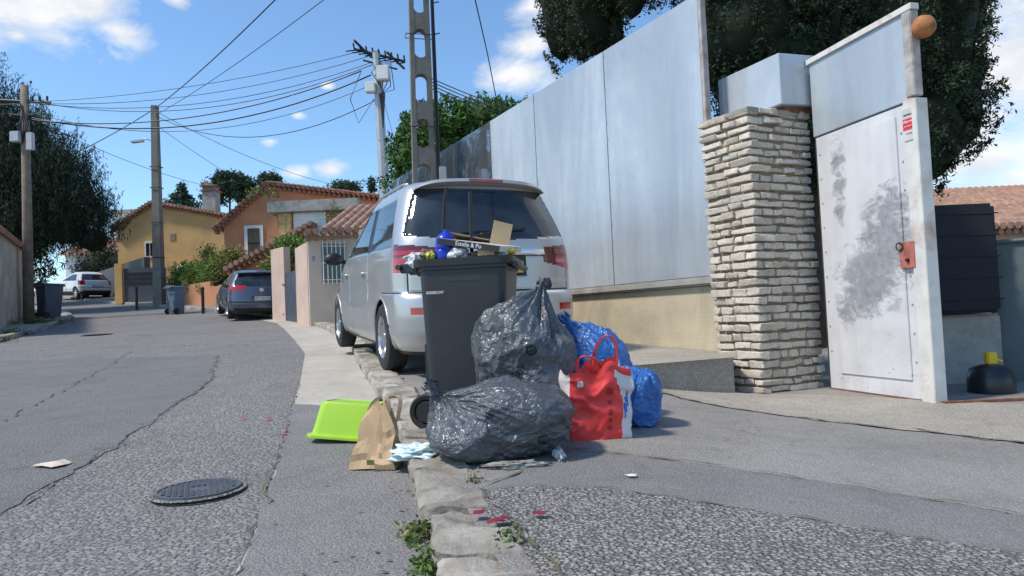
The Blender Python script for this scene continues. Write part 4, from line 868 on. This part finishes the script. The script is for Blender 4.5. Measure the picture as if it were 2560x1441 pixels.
def trashbag(name,c,rd,seed,mat,axis,knot=True,floor=.1,sub=6,marks=(),fold=1.0):
    bm=bmesh.new(); bmesh.ops.create_icosphere(bm,subdivisions=sub,radius=1); off=Vector((seed*3.1,seed*1.7,seed*.9))
    kd=Vector(axis).normalized(); u=kd.orthogonal().normalized(); w_=kd.cross(u)
    for v in bm.verts:
        p=v.co.copy(); q=p+off; a=p.dot(kd); perp=p-kd*a; pl=perp.length+1e-5; pu=perp/pl
        k=1+.26*noise.noise(q*.9)
        f1=noise.voronoi((q+noise.noise_vector(q*1.2)*.4)*1.5)[0][0]; k+=.20*(f1-.45)
        f2=noise.voronoi((q+noise.noise_vector(q*2)*.3)*3.3)[0][0]; k+=.050*(f2-.45)
        tw_=pu*2.6+kd*(a*1.1)+off+noise.noise_vector(q*1.5)*.35
        r1=max(1-abs(noise.noise(tw_))*3.2,-.2)
        r2=max(1-abs(noise.noise(tw_*2.6))*3,-.2)
        amt=.35+.65*max(0,a)**.6 if a>0 else .35
        k+=fold*(.065*r1+.036*r2)*amt
        r3=1-abs(noise.noise(q*3.4+noise.noise_vector(q*2)*.5))*4; k+=.020*max(r3,-.3)
        r4=1-abs(noise.noise(q*8+noise.noise_vector(q*4)*.8))*4; k+=.006*max(r4,-.3)
        ext=Vector((0,0,0))
        if knot and a>.5:
            t=(a-.5)/.5; p=p-perp*(t**1.4)*.72; ext=kd*(t**5)*.28
        x=Vector(((p.x*k+ext.x)*rd[0],(p.y*k+ext.y)*rd[1],(p.z*k+ext.z)*rd[2]))
        v.co=Vector(c)+x
        fl=floor+.05
        if v.co.z<fl:
            dz=fl-v.co.z; v.co.z=floor+.05*math.exp(-dz/.05)+.003*noise.noise(q*9); v.co.x+=p.x*min(dz,.1)*.3; v.co.y+=p.y*min(dz,.1)*.3
    e=empty(name)
    me=bpy.data.meshes.new("sack"); bm.to_mesh(me); link("sack",me,e,[mat],True)
    if marks:
        bv=BVHTree.FromBMesh(bm); mb=MB()
        for (mx,mz,r) in marks: ringmark(bv,mb,mx,mz,r)
        if mb.v: mb.obj("stand_in_marks",[mk],e,smooth=True)
    bm.free()
    if knot:
        tip=Vector((c[0]+kd.x*rd[0]*1.22,c[1]+kd.y*rd[1]*1.22,c[2]+kd.z*rd[2]*1.22)); mb=MB()
        n=30; V=[];F=[]
        for j in range(6):
            for i in range(n):
                a=2*math.pi*i/n; rr_=.014+.009*j*(1+.5*math.sin(a*3+seed))
                V.append(tip+kd*(.014*j+.012*math.sin(a*5+j+seed)*j*.4)+(u*math.cos(a)*(.55+.5*math.sin(a*2+j))+w_*math.sin(a)*.7)*rr_)
        for j in range(5):
            for i in range(n): F.append((j*n+i,j*n+(i+1)%n,(j+1)*n+(i+1)%n,(j+1)*n+i))
        mb.add(V,F); mb.obj("knot",[mat],e,smooth=True)
    return e
greyb=bagmat("grey_polythene",(.080,.088,.098),.26); blueb=bagmat("blue_polythene",(.022,.115,.36),.32)
b1=trashbag("rubbish_bag",(-.085,3.46,.262),(.325,.29,.205),1,greyb,(-.75,-.15,.62),floor=.09,sub=7,marks=((.12,.20,.028),(-.13,.34,.02)))
b2=trashbag("rubbish_bag",(.06,3.97,.55),(.29,.27,.32),5,greyb,(.30,.05,.95),floor=.12,sub=7,marks=((.09,.60,.03),(.0,.47,.024)))
b3=trashbag("blue_rubbish_bag",(.50,4.42,.40),(.24,.22,.30),9,blueb,(-.5,0,.85),floor=.11,sub=6)
b4=trashbag("blue_rubbish_bag",(.70,4.12,.25),(.16,.2,.20),12,blueb,(.2,-.3,.9),knot=False,floor=.09,sub=6)
e=empty("shopping_bag",(.42,3.78,.10),(0,0,R(12)))
def softbox(w,d,hh,seed,taper=0,amp=.02,n=22,rows=24,sag=0,belly=.1,vs=.8):
    V=[];F=[];per=[]
    for i in range(n): per.append((-w/2+w*i/n,-d/2))
    m2=max(3,int(n*d/w))
    for i in range(m2): per.append((w/2,-d/2+d*i/m2))
    for i in range(n): per.append((w/2-w*i/n,d/2))
    for i in range(m2): per.append((-w/2,d/2-d*i/m2))
    L=len(per)
    for j in range(rows+1):
        t=j/rows
        for k,(x,y) in enumerate(per):
            xx=x*(1-taper*t)*(1+.04*math.sin(math.pi*t)); yy=y*(1-taper*t)*(1+belly*math.sin(math.pi*t)*(1-(2*x/w)**2*.8))
            p=Vector((x*9+seed,y*9,t*4)); d1=noise.voronoi(p*vs)[0][0]-.4
            r1=1-abs(noise.noise(p*.7+Vector((0,0,t*3))))*4
            q=Vector((xx,yy,t*hh*(1+sag*noise.noise(Vector((x*9,y*9,seed))))))+noise.noise_vector(p*.8)*amp*(.3+t)+Vector((0,-1 if y<0 else 1,0))*(d1*amp*.8+max(r1,0)*amp*.5)
            q.z=max(q.z,.0); V.append(q)
    for j in range(rows):
        for k in range(L): F.append((j*L+k,j*L+(k+1)%L,(j+1)*L+(k+1)%L,(j+1)*L+k))
    return V,F,L,n,m2
V,F,L,n_,m2=softbox(.34,.22,.40,3,-.04,.026,n=34,rows=34,sag=.22,belly=.15)
bagbv=BVHTree.FromPolygons([tuple(v) for v in V],F)
mb=MB(); mb.add(V,F)
for i in range(len(F)):
    k=i%L; t=(i//L)/34
    side = n_<=k<n_+m2 or k>=2*n_+m2
    mb.m[i]=1 if (side or (k>=n_*.80 and k<n_ and t<.86) or (k<n_ and t<.9 and k>n_*(.80-.35*max(0,t-.55)))) else 0
redb=Mt("red_woven",(.78,.05,.045),.45,var=.1,scale=5,bmp=.35,bscale=14); whb=Mt("white_woven",(.68,.62,.60),.5,var=.08,scale=5,bmp=.4,bscale=14)
mb.obj("bag_body",[redb,whb],e,smooth=True)
def strap(pts,w):
    P=[Vector(p) for p in pts]; Vv=[];Ff=[]
    for i,p in enumerate(P):
        Vv+= [p+Vector((-w*.9,-w*.4,0)),p+Vector((w*.9,w*.4,0))]
        if i: Ff.append((2*i-2,2*i-1,2*i+1,2*i))
    return Vv,Ff
def arcp(x0,x1,y,z0,hgt,lean=0,n=20,ly=0):
    return [(x0+(x1-x0)*(.5-.5*math.cos(math.pi*i/n))+lean*math.sin(math.pi*i/n),y+ly*math.sin(math.pi*i/n),z0+hgt*math.sin(math.pi*i/n)**.7) for i in range(n+1)]
mb=MB()
for P_ in (arcp(-.02,.12,-.06,.36,.20,.03),arcp(-.11,.03,-.10,.36,.10,-.04,ly=-.03)):
    mb.tube(P_,.006,0,6); V,F=strap(P_,.013); mb.add(V,F)
mb.obj("handles",[redb],e,smooth=True)
def patch(bv,x0,x1,z0,z1,n=6,y0=-1,dy=-.003):
    V=[];F=[]
    for j in range(n+1):
        for i in range(n+1):
            hh_=bv.ray_cast(Vector((x0+(x1-x0)*i/n,y0,z0+(z1-z0)*j/n)),Vector((0,1,0)))
            V.append((hh_[0] if hh_[0] is not None else Vector((x0,-.1,z0)))+Vector((0,dy,0)))
    for j in range(n):
        for i in range(n): q=j*(n+1)+i; F.append((q,q+1,q+n+2,q+n+1))
    return V,F
mb=MB(); V,F=patch(bagbv,-.13,-.10,.30,.33); mb.add(V,F); mb.obj("label",[white],e)
bl=Mt("print_blue",(.03,.12,.5),.5); dk=Mt("print_dark",(.36,.015,.02),.5)
mb=MB()
for (a_,b_) in ((.06,.085),(.10,.125),(.14,.175),(.20,.22)): V,F=patch(bagbv,.035,.055,a_,b_,4); mb.add(V,F)
ringmark(bagbv,mb,.045,.27,.02,y0=-1); mb.obj("faded_print",[dk],e)
mb=MB()
for k in range(3): V,F=patch(bagbv,.125+.012*k,.134+.012*k,.12+.03*k,.2+.03*k,4); mb.add(V,F)
mb.obj("stand_in_mark",[bl],e)
# paper bag
e=empty("paper_bag",(-.735,3.57,.045),(0,0,R(-12)))
kraft=Mt("kraft_paper",(.50,.34,.19),.8,var=.14,scale=7,bmp=.5,bscale=9,dirt=(.38,.24,.13))
V,F,L,n_,m2=softbox(.25,.16,.31,8,.25,.042,n=9,rows=9,sag=.40,belly=0,vs=.5)
for i,v in enumerate(V):
    t=v.z/.31; v.x*=1-.38*t*t; v.x+=.02*t; v.y*=max(.15,1-.85*t)
mb=MB(); mb.add(V,F); mb.obj("bag_body",[kraft],e,angle=8)
mb=MB()
for P_ in (arcp(-.04,.07,-.01,.25,.11,.03),arcp(.0,.11,.02,.23,.13,.05)):
    V,F=strap(P_,.011); mb.add(V,F)
mb.obj("handles",[kraft],e)
mb=MB(); mb.box((-.01,-.112,.03),(.03,-.111,.055)); mb.obj("print",[Mt("print_green",(.1,.12,.03),.7)],e)
e=empty("plastic_basin",(-1.02,4.28,.092),(R(-4),R(5),R(-8)))
lime=Mt("lime_plastic",(.36,.60,.03),.38,var=.06,dirt=(.32,.52,.05))
def rrect(w,d,r,z,n=8):
    P=[]
    for cx,cy,a0 in ((1,1,0),(-1,1,90),(-1,-1,180),(1,-1,270)):
        for a in np.linspace(0,90,n): t=R(a0+a); P.append((cx*(w/2-r)+r*math.cos(t),cy*(d/2-r)+r*math.sin(t),z))
    return P
mb=MB()
mb.loft([rrect(.50,.37,.07,-.012),rrect(.505,.375,.07,.0),rrect(.50,.37,.07,.008),rrect(.455,.325,.06,.012),rrect(.44,.31,.06,.05),rrect(.39,.265,.055,.19),rrect(.375,.25,.05,.205),rrect(.34,.22,.04,.208),rrect(.33,.21,.04,.203)])
mb.obj("basin_shell",[lime],e,angle=40)
def litter(name,c,rd,seed,mat,sub=4):
    V,F=crumple(c,rd,seed,sub,.55,2.8); mb=MB(); mb.add(V,F); mb.obj(name,[mat],None,smooth=True)
litter("crumpled_cloth",(-.50,3.47,.125),(.15,.10,.045),21,Mt("pale_blue_film",(.60,.70,.70),.4,var=.12,scale=12),5)
petal=Mt("petal_red",(.22,.015,.03),.6); pepper=Mt("red_scrap",(.5,.02,.015),.5)
def scrap(mbp,x,y,z,s,sd):
    n=9;V=[(x,y,z+s*.25)]
    for i in range(n):
        a=2*math.pi*i/n; r=s*(.6+.9*abs(noise.noise(Vector((i*.9,sd,1)))*2)); V.append((x+r*1.3*math.cos(a),y+r*.8*math.sin(a),z+s*.45*abs(noise.noise(Vector((i*1.7,sd,4))))))
    mbp.add(V,[(0,1+i,1+(i+1)%n) for i in range(n)])
mbp=MB()
for i,(x,y) in enumerate(((-.15,2.45),(-.09,2.33),(-.07,2.35),(.07,2.41))): scrap(mbp,x,y,h(x,y)+.105,.026,i*3.3)
mbp.obj("fallen_petals",[petal],None)
mbp=MB()
for i,(x,y) in enumerate(((-1.81,4.99),(-2.01,5.05),(-1.5,4.41),(-1.52,4.5))): scrap(mbp,x,y,h(x,y)+.02,.022,i*2.1)
mbp.obj("red_scraps",[pepper],None)
mbp=MB()
for i in range(130):
    x=random.choice([random.uniform(-1.1,-.45),random.uniform(-.1,1.8),random.gauss(-.5,.12),random.gauss(-.42,.08)]); y=random.uniform(2,5.5)
    on=x>np.interp(y,[p[1] for p in kR],[p[0] for p in kR]); s=random.uniform(.003,.010)
    scrap(mbp,x,y,h(x,y)+(.094 if on else .021),s,i*1.3)
mbp.obj("leaf_litter",[Mt("dry_leaf",(.2,.12,.06),.8,var=.5,scale=6)],None)
mbp=MB(); scrap(mbp,-2.62,3.9,h(-2.6,3.9)+.016,.085,31); mbp.obj("flattened_paper",[Mt("paper_beige",(.58,.48,.38),.8)],None)
mbp=MB(); scrap(mbp,.48,2.94,h(.48,2.94)+.095,.022,33); mbp.obj("white_tissue",[white],None)
litter("white_ribbon",(.19,3.34,.115),(.03,.10,.03),35,wfilm,4)
litter("rubbish_scraps",(-.02,3.19,.10),(.15,.035,.02),36,Mt("scraps",(.12,.06,.05),.6,var=.6,scale=25,col2=(.4,.4,.35)),5)
for loc,r in (((-1.53,3.28),.19),((-10.0,16.4),.32)):
    e=empty("manhole_cover",(loc[0],loc[1],h(*loc)+.014)); iron=Mt("cast_iron",(.14,.14,.145),.5,metal=.4,var=.2,scale=15,dirt=(.2,.18,.16))
    mb=MB(); mb.lathe([(r*1.14,.0),(r*1.12,.004),(r*1.02,.004)],40,1); mb.lathe([(r,.0),(r,.014),(r*.93,.015),(r*.92,.009),(.001,.009)],40,0)
    s=r/7.5
    for i in range(-7,8):
        for j in range(-7,8):
            if math.hypot(i,j)<6.6 and not(abs(i)<2 and abs(j)<2): mb.box((i*s-s*.3,j*s-s*.3,.009),(i*s+s*.3,j*s+s*.3,.016))
    mb.obj("cover",[iron,asph],e,rot=(0,0,R(25)))
V,F,mi=leaves([((-.38,2.47,.035),(.06,.10,.035)),((-.31,2.15,.035),(.05,.07,.035)),((-.62,5.15,.17),(.12,.06,.03)),((-1.05,5.3,.16),(.05,.08,.03)),((-.05,2.2,.10),(.04,.10,.012)),((1.0,5.55,.12),(.3,.06,.02)),((-.2,3.0,.09),(.03,.06,.01)),((.6,8.8,.55),(.06,.06,.2))],200,14,.024,.018,40,shell=.1,asp=.45)
link("weeds",npmesh("weeds",V,F,mi),None,[leafm("weed_d",(.05,.09,.02)),leafm("weed",(.09,.16,.03)),leafm("weed_l",(.17,.17,.06))])
V,F,mi=leaves([((-11.7,15.2,h(-11,15)+.1),(.5,.6,.04)),((-12.7,17.2,h(-12,17)+.1),(.3,.9,.04)),((-15,21.5,1.2),(.8,.6,.12))],160,14,.07,.05,41,shell=.1,asp=.4)
link("verge_grass",npmesh("verge_grass",V,F,mi),None,[leafm("g_d",(.06,.09,.02)),leafm("g",(.1,.15,.03)),leafm("g_l",(.16,.16,.05))])
for nm,x,y in (("bollard",-15.2,27.6),("bollard",-10.75,23.7),("bollard",-12.9,25.6)):
    e=empty(nm,(x,y,h(x,y)+.08)); mb=MB(); mb.lathe([(.05,-.1),(.05,.75),(.06,.76),(.06,.82),(.03,.86),(.001,.87)],12); mb.obj("post",[black],e)
# ------------------------------------------------------------------ light, sky, camera
el,az=R(54),R(248)
sd=Vector((math.sin(az)*math.cos(el),math.cos(az)*math.cos(el),math.sin(el)))
L=bpy.data.lights.new("sun",'SUN'); L.energy=3.9; L.angle=R(6); L.color=(1,.93,.83); so=bpy.data.objects.new("sun",L); so.rotation_euler=sd.to_track_quat('Z','Y').to_euler(); so.location=(0,0,30); bpy.context.collection.objects.link(so)
w=bpy.data.worlds.new("World"); scn.world=w; w.use_nodes=True; nt=w.node_tree; bg=nt.nodes["Background"]
sky=N(nt,"ShaderNodeTexSky",sky_type='NISHITA'); sky.sun_disc=False; sky.sun_elevation=el; sky.sun_rotation=az; sky.air_density=1.0; sky.dust_density=.4; sky.ozone_density=1.6
t=N(nt,"ShaderNodeTexCoord"); mp=N(nt,"ShaderNodeMapping"); mp.inputs["Scale"].default_value=(1,1,1.9); nrm=N(nt,"ShaderNodeVectorMath",operation='NORMALIZE')
nt.links.new(t.outputs["Generated"],nrm.inputs[0]); nt.links.new(nrm.outputs[0],mp.inputs[0]); vec=mp.outputs[0]
blobs=[(-70.9,49,.14),(-62.5,49.5,.09),(-80,46,.1),(-56.6,44.8,.05),(-48.2,49.2,.03),(-72,44.5,.03),(5.2,40,.06),(3,34.7,.08),(7,45,.07),(12,50,.1),(74,36,.32),(80,20,.35),(-34.8,27,.022),(-25.8,22.4,.035),(-31.1,22.2,.03),(-30.5,30.8,.02),(-26,35,.015),(-9,23,.05)]
acc=None
for X,Z,r in blobs:
    d=Vector((X,100,Z)).normalized(); d.z*=1.9
    n=N(nt,"ShaderNodeVectorMath",operation='DISTANCE'); nt.links.new(vec,n.inputs[0]); n.inputs[1].default_value=d
    v=mr(nt,n.outputs["Value"],r,0,0,1)
    acc=v if acc is None else mth(nt,'MAXIMUM',acc,v)
nz=noi(nt,vec,9,6,.62,.3)
f=mth(nt,'ADD',mth(nt,'MULTIPLY',acc,1.1),mth(nt,'MULTIPLY',mth(nt,'SUBTRACT',nz,.5),2.4))
f=mth(nt,'MULTIPLY',mr(nt,f,.25,.95),mr(nt,acc,0,.15))
c=mix(nt,1.0,sky.outputs[0],(1.05,1.28,1.42),'MULTIPLY')
c=mix(nt,f,c,mix(nt,mr(nt,noi(nt,vec,14,4),.35,.65),(5.3,5.6,6.0),(6.9,6.9,7.0)))
nt.links.new(c,bg.inputs[0]); bg.inputs[1].default_value=.15
cam=bpy.data.cameras.new("camera"); cam.sensor_width=36; cam.lens=24.0; cam.clip_end=2000; cam.clip_start=.05
co=bpy.data.objects.new("camera",cam); bpy.context.collection.objects.link(co)
co.matrix_world=Matrix.Translation((0,0,.8))@Matrix.Rotation(R(92.2),4,'X')@Matrix.Rotation(R(-2.5),4,'Z'); scn.camera=co
scn.view_settings.view_transform='Standard'; scn.view_settings.look='None'; scn.view_settings.exposure=0
